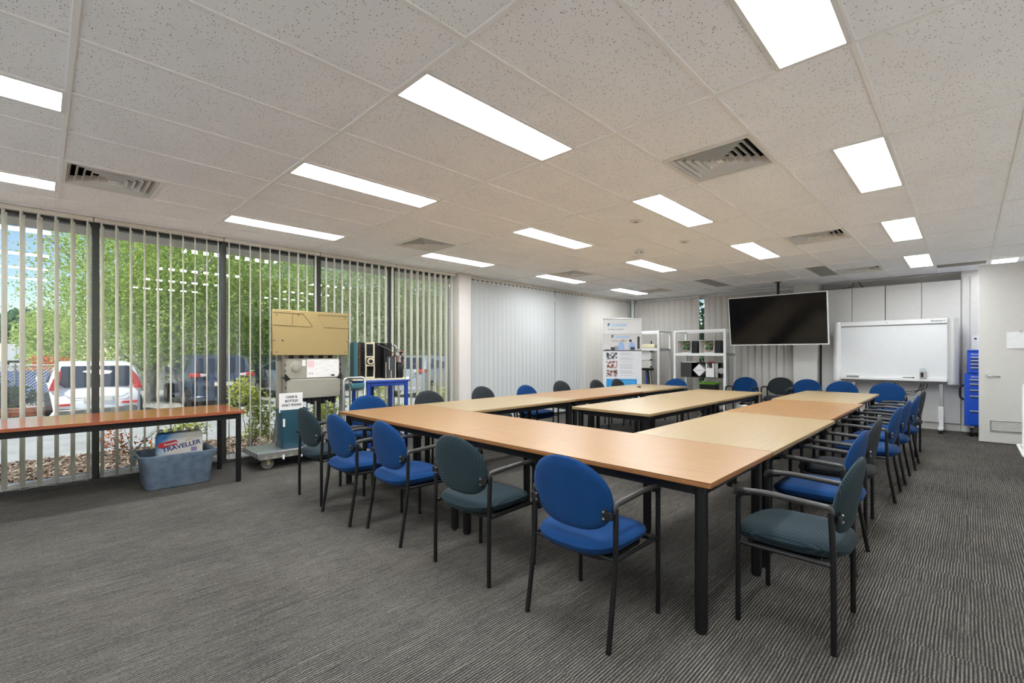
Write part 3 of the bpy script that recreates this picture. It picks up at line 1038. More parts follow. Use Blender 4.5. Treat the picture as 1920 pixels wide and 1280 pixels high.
for x_, s in ((.15, 1), (.825, -1)):
    MB().prism([(x_, .865), (x_ + s * .055, .80), (x_, .78), (x_ - s * .012, .82)], 'y', -.004, .03).build('corner_clip', m_blackp, ac)
for i in range(9):
    MB().box(.38 + i * .045, .412 + i * .045, .04, .10, .52 - .02 * (i % 3), .566).build('pipe_connector', m_blackp, ac, .003)
for z_ in (.62, .7, .9, .97):
    MB().cyl((.155, -.002 + .02, z_), (.155, .03, z_), .008, seg=8).build('side_screw', m_ink, ac)
    MB().box(.82, .832, .02, .05, z_ - .02, z_ + .02).build('hinge', m_ink, ac)

bn = thing('rubbish_bin', 'dark teal plastic rubbish bin standing on the low trolley', 'bin', (2.085, 5.72, .197))
rings = [rr3(.125, .085, .035, .0), rr3(.130, .09, .04, .01), rr3(.158, .105, .045, .43), rr3(.168, .112, .045, .432), rr3(.168, .112, .045, .452), rr3(.156, .102, .04, .452), rr3(.122, .082, .035, .02)]
mb = ringloft(MB(), rings)
n_ = len(rings[0])
mb.f.append(tuple(range(n_ - 1, -1, -1))); mb.f.append(tuple((len(rings) - 1) * n_ + k for k in range(n_)))
mb.build('shell', m_bin, bn)
lb_ = MB().box(-.135, -.112, -.106, -.103, .26, .35).build('sticker', m_paper, bn)
sg = thing('bin_sign', 'white paper sign reading cans and bottles only please behind the bin rim', 'sign', (2.045, 5.63, .62))
MB().box(-.132, .132, 0, .003, 0, .222).build('sheet', m_paper, sg, 0, False)
for i, (s_, z_) in enumerate((('CANS &', .175), ('BOTTLES', .128), ('ONLY PLEASE', .080))):
    text(s_, .036, m_ink, sg, (.005, -.001, z_), FACE_F, align='CENTER', bold=.0009)

# ------------------------------------------------------------------ blue table with stripped outdoor unit
bt = thing('metal_work_table', 'blue painted steel table by the window under the stripped outdoor unit', 'table', (2.99, 5.58, 0))
MB().box(-.02, .63, -.02, .47, .915, .94).build('top', m_bluest, bt, .003)
for x in (0, .57):
    for y in (0, .41):
        MB().box(x, x + .042, y, y + .042, 0, .915).build('leg', m_bluest, bt, .003)
MB().box(.26, .31, .405, .425, .05, .915).build('centre_post', m_bluest, bt, .003)
for y in (0.0, .415):
    MB().box(.042, .57, y, y + .03, .865, .915).build('rail', m_bluest, bt, .003)
for x in (0, .575):
    MB().box(x, x + .03, .042, .41, .865, .915).build('rail', m_bluest, bt, .003)

ou = thing('outdoor_unit', 'stripped black outdoor condenser unit standing on the blue steel table', 'air conditioner', (2.90, 5.79, .94), -18)
MB().box(-.02, .70, -.02, .36, 0, .022).build('base_plate', m_cream, ou, .003)
MB().box(.0, .055, .0, .34, .022, .51).build('side_coil', m_coil, ou, .002)
MB().box(.0, .55, .30, .34, .022, .51).build('rear_coil', m_coil, ou, .002)
for i in range(13):
    MB().tube(fillet([(.06, -.004, .04 + i * .036), (.085, -.016, .048 + i * .036), (.06, -.004, .062 + i * .036)], .02, 3), .0045, 6).build('coil_bend', m_copper, ou)
MB().box(.075, .095, .02, .30, .022, .51).build('fan_shroud', m_blackp, ou)
MB().box(.10, .44, .25, .28, .022, .51).build('dark_panel', m_blackp, ou)
for x in (.165, .275):
    MB().tube([(x, .08, .022), (x + .004, .075, .15), (x - .002, .07, .28), (x, .075, .40), (x, .08, .515)], .011, 8).build('fan_bracket_rail', m_cream, ou)
for z_ in (.035, .20, .315, .50):
    MB().box(.165, .275, .066, .09, z_ - .011, z_ + .011).build('fan_bracket_bar', m_cream, ou, .003)
MB().lathe([(.045, .03), (.045, .06), (.026, .062), (.026, .028)], 24, 'y', (.225, 0, .258)).build('fan_motor', m_cream, ou)
MB().lathe([(.055, .062), (.055, .10)], 20, 'y', (.225, 0, .258)).build('motor_body', m_blackp, ou)
MB().lathe([(.026, .022), (.022, .020)], 18, 'y', (.225, 0, .258)).build('motor_hub', m_blackp, ou)
for q in range(3):
    a = R(90 + q * 120)
    MB().prism([(.225 + .03 * math.cos(a - .3), .258 + .03 * math.sin(a - .3)), (.225 + .13 * math.cos(a - .5), .258 + .13 * math.sin(a - .5)), (.225 + .135 * math.cos(a + .3), .258 + .135 * math.sin(a + .3)), (.225 + .03 * math.cos(a + .4), .258 + .03 * math.sin(a + .4))], 'y', .12, .135).build('fan_blade', m_blackp, ou)
MB().box(.40, .43, .02, .30, .022, .50).build('divider_plate', m_blackp, ou)
MB().box(.43, .50, .0, .12, .33, .505).build('control_box', m_blackp, ou, .004)
MB().box(.44, .55, .02, .26, .022, .33).build('compressor_bay', M('dark grey steel', (58, 62, 64), .5), ou, .004)
for x, z0_, z1_ in ((.42, .03, .24), (.465, .14, .30), (.49, .03, .13), (.55, .03, .32)):
    MB().tube([(x, -.006, z0_), (x, -.006, z1_)], .005, 6).build('edge_trim', m_cream, ou)
MB().lathe([(.05, .022), (.058, .04), (.058, .20), (.045, .235), (.02, .245)], 20, 'z', (.625, .10, 0)).build('compressor', m_blackp, ou)
for i, (cc, mm) in enumerate((((.60, .05, .24), m_copper), ((.63, .08, .25), m_red), ((.585, .12, .25), m_copper), ((.65, .05, .22), m_red))):
    x, y, z_ = cc
    MB().tube(fillet([(x, y, z_), (x + .01, y, .34 + .02 * i), (x - .05, y + .02, .38), (x - .06, y + .05, .30)], .03), .006, 7).build('refrigerant_pipe', mm, ou)
random.seed(11)
for i in range(7):
    a = (.42 + .02 * i, .02, .49)
    MB().tube(fillet([a, (.56 + .012 * i, -.005, .47 - .02 * i), (.60 + .01 * i, .0, .36), (.63 + random.uniform(-.03, .03), .02, .24)], .06), .0035, 5).build('wire', m_blackp if i % 3 else m_white, ou)
MB().tube([(.30, .0, .49), (.50, -.01, .40)], .003, 5).build('wire', m_greyst, ou)
MB().cbox(.585, .02, .355, .06, .04, .05).build('valve_block', m_alu, ou, .005)
for k_, (x_, z_) in enumerate(((.60, .40), (.63, .37), (.61, .32), (.65, .30))):
    MB().lathe([(.016, -.02), (.016, .01), (.008, .014)], 10, 'y', (x_, .0, z_)).build('valve_cap', (m_alu, m_blackp)[k_ % 2], ou)

ht = thing('hand_trolley', 'silver tubular trolley handle between the tan panel and the blue table', 'trolley', (2.71, 5.17, 0))
MB().tube(fillet([(-.10, .30, .12), (-.10, .30, 1.0), (.17, .28, 1.0), (.13, .22, .70), (.08, .20, .12)], .06), .016, 10).build('handle_tube', m_alu, ht)
MB().tube([(-.02, .30, .85), (.15, .26, .85)], .011, 8).build('cross_tube', m_alu, ht)
MB().box(-.14, .14, .05, .36, .09, .12).build('deck', m_greyst, ht, .004)
for x in (-.10, .10):
    for y in (.09, .32):
        MB().lathe([(.02, -.015), (.045, -.015), (.045, .015), (.02, .015)], 16, 'x', (x, y, .045)).build('wheel', m_rubber, ht)
MB().box(-.02, .15, .24, .30, .86, .93).build('clip_box', m_coil, ht, .008)

# ------------------------------------------------------------------ banner stand
bx, by = 8.45, 4.88
ang = math.degrees(math.atan2(-.66, .43))
bw = .80
bs = thing('banner_stand', 'white roll up banner stand with blue foot in the far corner', 'banner', (8.64, 5.22, 0), ang)
MB().box(-bw / 2 - .02, bw / 2 + .02, -.06, .10, 0, .07).build('base_cassette', m_alu, bs, .008)
MB().tube([(0, .03, .07), (0, .03, 2.03)], .01, 8).build('support_pole', m_alu, bs)
MB().box(-bw / 2, bw / 2, -.012, .012, 2.025, 2.05).build('top_rail', m_alu, bs, .004)
bp = MB().box(-bw / 2, bw / 2, -.003, .0, .07, 2.03).build('printed_sheet', m_paper, bs, 0, False)
def flat(x0, x1, z0, z1, mat, nm, y=-.0045):
    return MB().box(x0, x1, y, -.003, z0, z1).build(nm, mat, bp, 0, False)
h = bw / 2
flat(-h, h, 1.73, 2.02, m_white, 'header_field')
flat(-h, h, 1.36, 1.73, M('pale grey photo', (206, 200, 196), .7), 'photo_field')
flat(-h, h, .10, 1.355, M('pale blue grey print', (214, 214, 214), .7), 'text_field')
m_db = M('light blue print', (120, 186, 222), .6)
m_dk = M('dark print', (60, 62, 70), .7)
for (lx, lz, ls) in ((-.30, 1.90, .092), (-.22, 1.65, .088)):
    MB().prism([(lx, lz - .03), (lx + .045, lz + .045), (lx, lz + .045)], 'y', -.0055, -.0045).build('logo_triangle', m_dk, bp)
    MB().prism([(lx + .025, lz - .03), (lx + .07, lz + .045), (lx + .055, lz + .045), (lx + .012, lz - .028)], 'y', -.0055, -.0045).build('logo_triangle', m_db, bp)
    text('DAIKIN', ls, m_db, bp, (lx + .08, -.005, lz), FACE_F, .25, bold=.001)
    text('TRAINING ACADEMY', ls * .42, m_dk, bp, (lx, -.005, lz - .085), FACE_F, .2, sx=.88)
flat(-h, h, 1.355, 1.375, m_dk, 'desk_edge', -.005)
m_shirt = M('pale blue print', (150, 176, 214), .7)
m_skin = M('skin tone print', (196, 150, 126), .7)
for (px, d_) in ((-.02, 1), (.20, -1)):
    MB().prism([(px - .07, 1.38), (px + .07, 1.38), (px + .065, 1.50), (px + .02 * d_, 1.57), (px - .05, 1.53)], 'y', -.006, -.0045).build('printed_figure', m_shirt, bp)
    MB().lathe([(.028, -.0062), (.028, -.0045)], 14, 'y', (px + .03 * d_, 0, 1.575)).build('printed_head', m_dk if d_ < 0 else m_skin, bp)
flat(.17, .26, 1.38, 1.44, m_dk, 'printed_trousers', -.0065)
flat(-.36, -.26, 1.375, 1.39, m_dk, 'printed_desk_item', -.006)
flat(-.24, -.12, 1.375, 1.44, m_dk, 'printed_desk_item', -.006)
flat(-.15, -.08, 1.37, 1.46, M('mid grey print', (150, 148, 146), .7), 'printed_desk_item', -.0065)
flat(.31, .36, 1.40, 1.66, m_dk, 'printed_lamp', -.006)
pics = [(1.18, 1.325), (.99, 1.145), (.81, .96)]
for i, (a_, b_) in enumerate(pics):
    pm = two_tone('printed picture %d' % i, ((60, 62, 66), (120, 60, 52), (110, 66, 56))[i], ((212, 212, 210), (220, 212, 206), (206, 200, 196))[i], 18, kind='Object', lo=.45, hi=.55)
    flat(-.33, -.10, a_, b_, pm, 'printed_picture', -.005)
random.seed(9)
m_tl = M('grey body text print', (168, 168, 168), .7)
z_ = 1.315
while z_ > .82:
    wdt = random.uniform(.22, .32)
    flat(-.05, -.05 + wdt, z_, z_ + .006, m_tl, 'printed_text_line', -.0048)
    z_ -= .018 if random.random() > .18 else .045
flat(-.33, .30, .12, .765, M('sky blue print', (36, 140, 200), .6), 'blue_field', -.005)
for i in range(5):
    flat(-.10, .26, .70 - i * .05, .712 - i * .05, M('pale blue line print', (110, 186, 224), .6), 'blue_text_line', -.0055)

# ------------------------------------------------------------------ racks
def rack(label, loc, W, D, H, shelves):
    r_ = thing('shelving_rack', label, 'rack', loc, -90)
    for x in (0, W - .045):
        for y in (0, D - .045):
            MB().box(x, x + .045, y, y + .045, 0, H).build('post', m_white, r_, .003)
    for y in (0.0, D - .045):
        MB().box(.045, W - .045, y, y + .04, H - .045, H).build('top_rail', m_white, r_, .003)
    for x in (0.0, W - .045):
        MB().box(x, x + .04, .045, D - .045, H - .045, H).build('side_rail', m_white, r_, .003)
    for z in shelves:
        MB().box(.045, W - .045, -.002, .04, z - .055, z).build('shelf_rail', m_white, r_, .003)
        MB().box(.045, W - .045, D - .04, D, z - .055, z).build('shelf_rail', m_white, r_, .003)
        for x in (0.005, W - .040):
            MB().box(x, x + .035, .045, D - .045, z - .05, z - .01).build('shelf_side_rail', m_alu, r_, .003)
        MB().box(.045, W - .045, .04, D - .04, z - .012, z).build('shelf_board', m_greige, r_)
    return r_
rk = rack('white steel rack with circuit boxes left of the television', (9.62, 4.545, 0), 1.09, .60, 1.80, [1.31])
# two open control units on the shelf: local frame looks towards -x world
for (y_, lb) in ((4.47, 'open white control unit with green circuit board, left one on the rack'), (3.99, 'open white control unit with green circuit board, right one on the rack')):
    u_ = thing('control_unit', lb, 'control unit', (9.60, y_, 1.312), -90, 'control units on the rack')
    MB().box(0, .30, .035, .26, 0, .006).box(0, .30, .035, .26, .264, .27).box(0, .006, .035, .26, .006, .264).box(.294, .30, .035, .26, .006, .264).box(.006, .294, .25, .26, .006, .264).build('casing', m_white, u_)
    MB().box(.08, .21, .16, .20, .07, .25).build('circuit_board', m_pcb, u_)
    random.seed(4)
    for i in range(10):
        MB().cbox(random.uniform(.09, .20), .15, random.uniform(.09, .24), random.uniform(.01, .03), .02, random.uniform(.01, .03)).build('component', (m_blackp, m_alu, m_copper)[i % 3], u_)
    MB().tube(fillet([(.07, .12, .24), (.06, .11, .12), (.10, .11, .04), (.20, .11, .04), (.24, .11, .12), (.23, .12, .24)], .03), .006, 6).build('wire_loop', m_copper, u_)
    MB().tube(fillet([(.26, .12, .24), (.255, .10, .14), (.22, .10, .06)], .03), .010, 6).build('wire_loop', m_blackp, u_)
    MB().box(.31, .43, .06, .28, .0, .255).build('fan_box', m_blackp, u_, .004)
vu = thing('ventilation_unit', 'long black ventilation unit with white diamond core hung in the rack', 'ventilation unit', (9.64, 4.42, .80), -90)
MB().box(.0, .85, .06, .36, .0, .012).box(0, .85, .06, .36, .30, .312).box(0, .012, .06, .36, .012, .30).box(.838, .85, .06, .36, .012, .30).box(.012, .838, .35, .36, .012, .30).build('casing', m_blackp, vu)
MB().box(.005, .24, .05, .06, .0, .312).build('black_door', M('charcoal panel', (48, 47, 46), .6), vu)
MB().prism([(.26, .155), (.395, .29), (.53, .155), (.395, .02)], 'y', .07, .34).build('diamond_core', m_white, vu, .004)
MB().box(.30, .49, .062, .07, .152, .158).build('core_seam', m_greige, vu)
MB().box(.54, .71, .055, .30, .012, .20).build('white_box', m_white, vu, .004)
MB().box(.54, .56, .055, .30, .20, .30).build('white_frame', m_white, vu)
MB().box(.67, .71, .055, .30, .20, .30).build('white_frame', m_white, vu)
MB().box(.73, .79, .05, .06, .01, .30).build('metal_plate', m_alu, vu)
MB().lathe([(.06, .05), (.06, .08), (.045, .085)], 20, 'y', (.85, 0, .15)).build('duct_spigot', m_alu, vu)
MB().box(.02, .32, .10, .16, .312, .33).build('top_strip', m_white, vu)
MB().box(.58, .66, .10, .16, .312, .335).build('red_terminal', m_red, vu)
for x in (.06, .74):
    MB().cyl((x, .20, .312), (x, .20, .455), .004, seg=8).build('hanger_rod', m_alu, vu)
af = thing('tray_stand', 'small stand with lime green tray at the foot of the white rack', 'stand', (9.68, 4.05, 0), -90)
MB().tube([(.04, .15, .70), (.20, .15, .79), (.36, .15, .70)], .009, 8).build('strut', m_white, af)
rings = [rr3(.16, .11, .03, .0), rr3(.20, .14, .04, .035), rr3(.205, .145, .04, .04), rr3(.19, .13, .035, .04), rr3(.15, .10, .03, .008)]
mb = ringloft(MB(), rings); n_ = len(rings[0])
mb.f.append(tuple(range(n_ - 1, -1, -1))); mb.f.append(tuple((len(rings) - 1) * n_ + k for k in range(n_)))
g_ = mb.build('tray', m_green, af); g_.location = (.20, .15, .66)
MB().box(.05, .35, .03, .27, .0, .66).build('dark_cabinet', m_blackp, af, .006)

rk2 = rack('pale steel rack partly hidden behind the printed banner', (9.62, 5.92, 0), 1.04, .60, 1.81, [1.42])
cu_ = thing('cassette_unit', 'white cassette air conditioner box mounted in the rack behind the banner', 'air conditioner', (9.67, 5.84, .97), -90)
MB().box(.10, .74, .0, .18, .18, .40).build('upper_cover', m_white, cu_, .006)
MB().box(.10, .74, .0, .18, .0, .172).build('lower_cover', m_offw, cu_, .006)
for z_ in (.03, .19, .38):
    MB().prism([(.745, z_ + .02), (.70, z_), (.745, z_ - .02), (.76, z_)], 'y', -.006, .03).build('corner_clip', m_blackp, cu_)
MB().box(.12, .72, .02, .16, -.05, 0).build('drain_block', m_blackp, cu_)
kt = thing('shelf_kit', 'pale box with black knob on the shelf of the rear rack', 'box', (9.66, 5.36, 1.422), -90)
MB().box(.0, .34, .02, .26, .0, .10).build('body', m_cream, kt, .02, seg=2)
MB().lathe([(.05, .10), (.045, .112), (.015, .115), (.013, .17)], 16, 'z', (.20, .14, 0)).build('knob', m_blackp, kt)
hb = thing('hose_bundle', 'blue and black hoses hanging at the side of the rear rack', 'hose', (9.70, 5.30, 0), -90)
for i in range(5):
    MB().tube(fillet([(.03 * i, .1, .92), (.05 + .03 * i, .06, .70), (-.02 + .05 * i, .10, .45), (.04 * i, .1, .02)], .1), .012 if i < 3 else .006, 7).build('hose', (m_toolb, m_blackp, m_blackp, m_white, m_blackp)[i], hb)

# ------------------------------------------------------------------ television
tv = thing('television', 'large television with white bezel hanging from a black ceiling pole', 'television', (9.72, 2.58, 0), -90)

hw, hh = .835, .475
tilt = R(9)
def tvp(mb, name, mat, parent=None, bevel=.0):
    me = mb.mesh(name, mat, bevel)
    me.transform(Matrix.Translation((0, 0, 1.935)) @ Matrix.Rotation(tilt, 4, 'X'))
    return put(name, me, parent or tv)
m_scr = NT('black glass screen')
m_scr.link(m_scr.ramp(m_scr.noise(m_scr.coords('Object'), 8, 2), [(.3, (.004, .004, .004, 1)), (.7, (.006, .006, .006, 1))]), m_scr.p.inputs['Base Color'])
m_scr.p.inputs['Roughness'].default_value = .12
m_scr.p.inputs['Specular IOR Level'].default_value = .25
bz = MB().box(-hw, hw, -.02, .03, hh - .014, hh).box(-hw, hw, -.02, .03, -hh, -hh + .018).box(-hw, -hw + .014, -.02, .03, -hh + .018, hh - .014).box(hw - .014, hw, -.02, .03, -hh + .018, hh - .014)
tvp(bz, 'bezel', m_white)
tvp(MB().box(-hw + .014, hw - .014, -.012, .0, -hh + .018, hh - .014), 'screen', m_scr.m)
tvp(MB().box(-hw + .01, hw - .01, .0, .05, -hh + .01, hh - .01), 'back_cover', m_blackp, None, .01)
tvp(MB().box(-.2, .2, .05, .10, -.15, .15), 'mount_plate', m_black, None, .004)
MB().cyl((0, .16, 1.90), (0, .16, CEIL), .024, seg=14).build('ceiling_pole', m_black, tv)
MB().box(-.04, .04, .08, .17, 1.88, 1.98).build('pole_clamp', m_black, tv, .004)
MB().lathe([(.06, CEIL - .012), (.06, CEIL)], 18, 'z', (0, .16, 0)).build('ceiling_flange', m_black, tv)

# ------------------------------------------------------------------ cupboards, whiteboard
for (ya, yb, lb) in ((2.04, 1.068, 'tall white two door cupboard beside the television pillar'), (1.06, .078, 'tall white two door cupboard behind the whiteboard right half')):
    c_ = thing('storage_cupboard', lb, 'cupboard', (10.75, ya, 0), -90, 'tall white cupboards')
    W = ya - yb
    MB().box(0, W, .021, .43, .12, 2.54).build('carcass', m_greyst, c_, .002)
    MB().box(0, W, .03, .43, 0, .12).build('plinth', m_offw, c_)
    for a_, b_ in ((.002, W / 2 - .004), (W / 2 + .004, W - .002)):
        d_ = MB().box(a_, b_, -.002, .02, .125, 2.535).build('door', m_panel, c_, .002)
        kx = b_ - .035 if a_ < .1 else a_ + .035
        MB().box(kx - .006, kx + .006, -.022, -.002, 1.05, 1.20).build('handle', m_alu, d_, .003)
cb = thing('cupboard_cable', 'black cable drooping from the ceiling onto the cupboards', 'cable', (10.9, 1.50, 0))
MB().tube(fillet([(0, .05, CEIL), (0, .06, 2.60), (0, .10, 2.57), (0, .3, 2.55)], .04), .006, 6).build('cable_strand', m_blackp, cb)
MB().tube(fillet([(.0, -.02, CEIL), (0, -.06, 2.60), (0, -.10, 2.55)], .04), .006, 6).build('cable_strand', m_blackp, cb)

wbd = thing('electronic_whiteboard', 'large electronic whiteboard with grey side wings on a wheeled stand', 'whiteboard', (10.42, 1.79, 0), -90)
def wing(mb, xa, xb, za, zb, bulge):
    n = 8
    pf = [(xa + (xb - xa) * k / n, -.01 - bulge * math.sin(math.pi * (k / n))) for k in range(n + 1)]
    return mb.prism(pf + [(xb, .05), (xa, .05)], 'z', za, zb)
m_wing = M('satin silver plastic', (196, 195, 192), .3, .25)
m_wsurf = M('glossy whiteboard', (218, 218, 216), .22, 0, .02)
wing(MB(), 0, .115, .80, 1.885, .03).build('left_wing', m_white, wbd)
wing(MB(), 1.555, 1.69, .795, 1.88, .03).build('right_wing', m_wing, wbd)
MB().box(.115, 1.555, -.02, .05, 1.80, 1.885).build('top_housing', m_white, wbd, .006)
MB().box(.115, 1.555, .0, .05, .885, 1.80).build('writing_surface', m_wsurf, wbd)
MB().box(.12, 1.55, -.004, .0, 1.785, 1.798).build('shade_strip', m_greyst, wbd)  # thin grey strip paints in the shade below the top housing
MB().box(.115, 1.555, -.06, .05, .835, .885).build('pen_tray', m_white, wbd, .006)
MB().box(.115, 1.555, .0, .06, .80, .835).build('bottom_rail', m_greyst, wbd, .004)
text('Panaboard', .042, M('grey lettering', (96, 94, 92), .6), wbd, (1.35, -.0215, 1.845), FACE_F, .25, bold=.0006)
MB().box(.775, .79, -.022, -.02, 1.838, 1.846).build('sensor_mark', m_ink, wbd)
for x in (.30, 1.48):
    MB().box(x - .025, x + .025, .05, .09, .16, .90).build('stand_post', m_alu, wbd, .003)
    f_ = MB().box(x - .035, x + .035, -.22, .28, .055, .10).build('stand_foot', m_white, wbd, .008)
    MB().box(x - .032, x + .032, .02, .10, .10, .42).build('post_cover', m_white, wbd, .006)
    for y in (-.19, .25):
        MB().lathe([(.012, -.014), (.028, -.014), (.028, .014), (.012, .014)], 14, 'x', (x, y, .028)).build('caster', m_blackp, f_)
e_ = thing('whiteboard_eraser', 'white eraser block on the left of the whiteboard tray', 'eraser', (10.36, 1.49, .885), -90)
MB().box(-.09, .09, -.02, .03, .01, .05).build('body', m_white, e_, .006)
MB().box(-.088, .088, -.018, .028, .0, .01).build('felt', m_greyst, e_)
e_ = thing('marker_dispenser', 'small grey box with dark window on the right of the whiteboard tray', 'marker box', (10.365, .53, .885), -90)
MB().box(-.045, .045, -.02, .03, .0, .12).build('body', m_alu, e_, .004)
MB().box(-.03, .008, -.023, -.02, .02, .10).build('window', m_ink, e_)
MB().box(-.04, .04, -.01, .025, .12, .17).build('clear_top', m_clear, e_)
e_ = thing('whiteboard_marker', 'grey marker pen lying on the whiteboard tray', 'marker', (10.365, .72, .885), -90)
MB().cyl((-.07, 0, .008), (.05, 0, .008), .008, seg=10).build('barrel', m_greyst, e_)
MB().cyl((.05, 0, .008), (.08, 0, .008), .0085, seg=10).build('cap', m_ink, e_)
e_ = thing('whiteboard_cables', 'black cables looping down behind the whiteboard tray', 'cable', (10.52, .55, 0))
for i in range(3):
    MB().tube(fillet([(0, .0 - .03 * i, .84), (-.02, .03 - .05 * i, .70), (-.02, .12 + .08 * i, .56 + .03 * i), (.02, .35 + .02 * i, .66), (.03, .36, .80)], .1), .006, 6).build('cable_strand', m_blackp, e_)

# ------------------------------------------------------------------ tool chest, door, white trolley, notice
tc = thing('tool_chest', 'bright blue two tier tool chest on casters behind the door edge', 'tool chest', (10.18, .035, 0), -90)
MB().box(.0, .62, .02, .50, .17, .985).build('lower_cabinet', m_toolb, tc, .006)
MB().box(.03, .59, .02, .48, .99, 1.335).build('upper_chest', m_toolb, tc, .006)
MB().box(.03, .59, .01, .47, 1.335, 1.36).build('lid', m_toolb, tc, .006)
m_drawer_shade = M('navy drawer shade', (16, 36, 84), .5)
def drawers(zs, x0_, x1_):
    for za, zb in zs:
        d_ = MB().box(x0_, x1_, .004, .02, za, zb).build('drawer', m_toolb, tc, .003)
        MB().box(x0_, x1_, -.014, .004, zb - .02, zb - .004).build('handle', m_toolh, d_, .003)
        MB().box(x0_ + .004, x1_ - .004, .002, .004, zb - .035, zb - .021).build('drawer_shade', m_drawer_shade, d_)  # navy strip stands for the shade beneath each drawer handle
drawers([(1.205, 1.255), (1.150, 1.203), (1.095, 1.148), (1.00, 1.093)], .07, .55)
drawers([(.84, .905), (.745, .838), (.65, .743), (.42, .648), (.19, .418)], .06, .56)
text('Kincrome', .034, m_white, tc, (.075, .003, 1.29), FACE_F, .15, bold=.0005)
text('Kincrome', .034, m_white, tc, (.075, .003, .94), FACE_F, .15, bold=.0005)
MB().tube(fillet([(-.004, .2, .80), (-.05, .2, .76), (-.05, .2, .60), (-.004, .2, .56)], .03), .014, 8).build('side_handle', m_blackp, tc)
for x in (.08, .54):
    for y in (.10, .42):
        MB().lathe([(.02, -.02), (.062, -.02), (.066, 0), (.062, .02), (.02, .02)], 18, 'x', (x, y, .066)).build('caster_wheel', m_blackp, tc)
        MB().box(x - .03, x + .03, y - .04, y + .04, .13, .17).build('caster_fork', m_chrome, tc)

dr = bpy.data.objects.new('door_1', None)
col.objects.link(dr)
dr.location = (9.70, -.119, 0)
dr.rotation_euler = (0, 0, R(-90))
struct(dr, 'open white door leaf with lever handle and low vent grille')
MB().box(0, .90, 0, .04, .012, 2.605).build('leaf', m_offw, dr, .003)
MB().lathe([(.026, -.008), (.026, 0)], 20, 'y', (.09, 0, .975)).build('handle_rose', m_chrome, dr)
MB().tube(fillet([(.09, -.005, .975), (.09, -.05, .975), (.22, -.052, .968)], .02), .010, 10).build('lever_handle', m_chrome, dr)
lv = MB().box(.115, .50, -.008, .0, .165, .183).box(.115, .50, -.008, .0, .315, .333).box(.115, .133, -.008, .0, .183, .315).box(.482, .50, -.008, .0, .183, .315).build('vent_frame', m_alu, dr, .002)
for i in range(8):
    z_ = .188 + i * .016
    MB().prism([(-.001, z_), (-.008, z_ + .004), (-.003, z_ + .013), (-.001, z_ + .013)], 'x', .133, .482).build('vent_slat', m_offw, lv)
MB().box(.133, .482, -.0012, -.0004, .183, .315).build('vent_backing', m_ink, lv)
for z_ in (.30, 1.3, 2.3):
    MB().cyl((.905, .02, z_ - .05), (.905, .02, z_ + .05), .008, seg=8).build('hinge', m_alu, dr)
nt = thing('paper_sleeve', 'crumpled clear plastic paper sleeve taped to the white door', 'notice', (9.695, -.40, 1.375), -90)
m_sl = M('milky plastic sleeve', (232, 231, 230), .25, 0, .04, 30, .6)
n_ = 10
vv, ff = [], []
random.seed(2)
for j in range(n_ + 1):
    for i in range(n_ + 1):
        vv.append((i * .03, -.004 - random.uniform(0, .006), j * .0235))
for j in range(n_):
    for i in range(n_):
        a_ = j * (n_ + 1) + i
        ff.append((a_, a_ + 1, a_ + n_ + 2, a_ + n_ + 1))
MB().add(vv, ff).build('sleeve', m_sl, nt)
MB().box(.13, .15, -.014, -.009, .225, .255).build('hook', m_alu, nt)
ns = thing('wall_notice', 'small white notice with dark blue mark on the pier above the tool chest', 'notice', (10.758, -.05, 1.36), -90)
MB().box(.0, .16, .0, .004, .0, .24).build('sheet', m_paper, ns)
MB().box(.03, .06, -.001, .0, .17, .20).build('printed_mark', m_inkb, ns)

wt = thing('white_trolley', 'white tray trolley with tubular handle cut off at the right edge', 'trolley', (7.42, -.70, 0), -90)
rings = [rr3(.24, .40, .05, .13), rr3(.275, .44, .06, .24), rr3(.30, .46, .06, .25), rr3(.30, .46, .06, .265), rr3(.28, .44, .06, .262), rr3(.26, .42, .05, .22)]
mb = ringloft(MB(), rings); n_ = len(rings[0])
mb.f.append(tuple(range(n_ - 1, -1, -1))); mb.f.append(tuple((len(rings) - 1) * n_ + k for k in range(n_)))
mb.build('tray', m_white, wt)
MB().tube(fillet([(-.24, .38, .25), (-.24, .40, .98), (.24, .40, .98), (.24, .38, .25)], .08), .018, 12).build('handle', m_white, wt)
for x in (-.20, .20):
    for y in (-.33, .33):
        w_ = MB().lathe([(.03, -.018), (.058, -.018), (.066, -.008), (.066, .008), (.058, .018), (.03, .018)], 22, 'x', (x, y, .066)).build('wheel', m_blackp, wt)
        MB().lathe([(.032, -.02), (.032, .02)], 16, 'x', (x, y, .066)).build('hub', m_alu, w_)
        MB().box(x - .03, x + .03, y - .05, y + .05, .115, .14).build('caster_fork', m_alu, wt)
# EXTERIOR
GZ = -.38
m_conc = two_tone('pale concrete', (158, 158, 156), (176, 176, 174), 1.5, bump=.05)
m_asph = two_tone('light asphalt', (150, 148, 144), (170, 168, 164), 2.0)
m_soil = two_tone('mulch soil', (92, 74, 62), (150, 128, 110), 26, bump=.6)
m_chip = two_tone('mulch chips', (88, 68, 58), (204, 186, 168), 7, rough=.9)
struct(MB().box(-14, 40, 6.44, 9.75, GZ - .3, -.26).build('garden_bed', m_soil, smooth=False), 'mulched garden bed outside the window')
struct(MB().box(-14, 40, 9.75, 17.0, GZ - .3, GZ).build('driveway', m_conc, smooth=False), 'pale sunlit concrete driveway')
struct(MB().box(-60, 60, 17.0, 160, GZ - .3, GZ - .02).build('street', m_asph, smooth=False), 'paved ground beyond the driveway')
struct(MB().box(11.4, 40, -12, 6.44, GZ - .3, -.30).build('side_ground', m_soil, smooth=False), 'planted ground behind the back wall')
struct(MB().box(-14, 40, 9.70, 9.82, GZ - .1, -.235).build('kerb', m_conc, bevel=.01), 'concrete kerb along the garden bed')
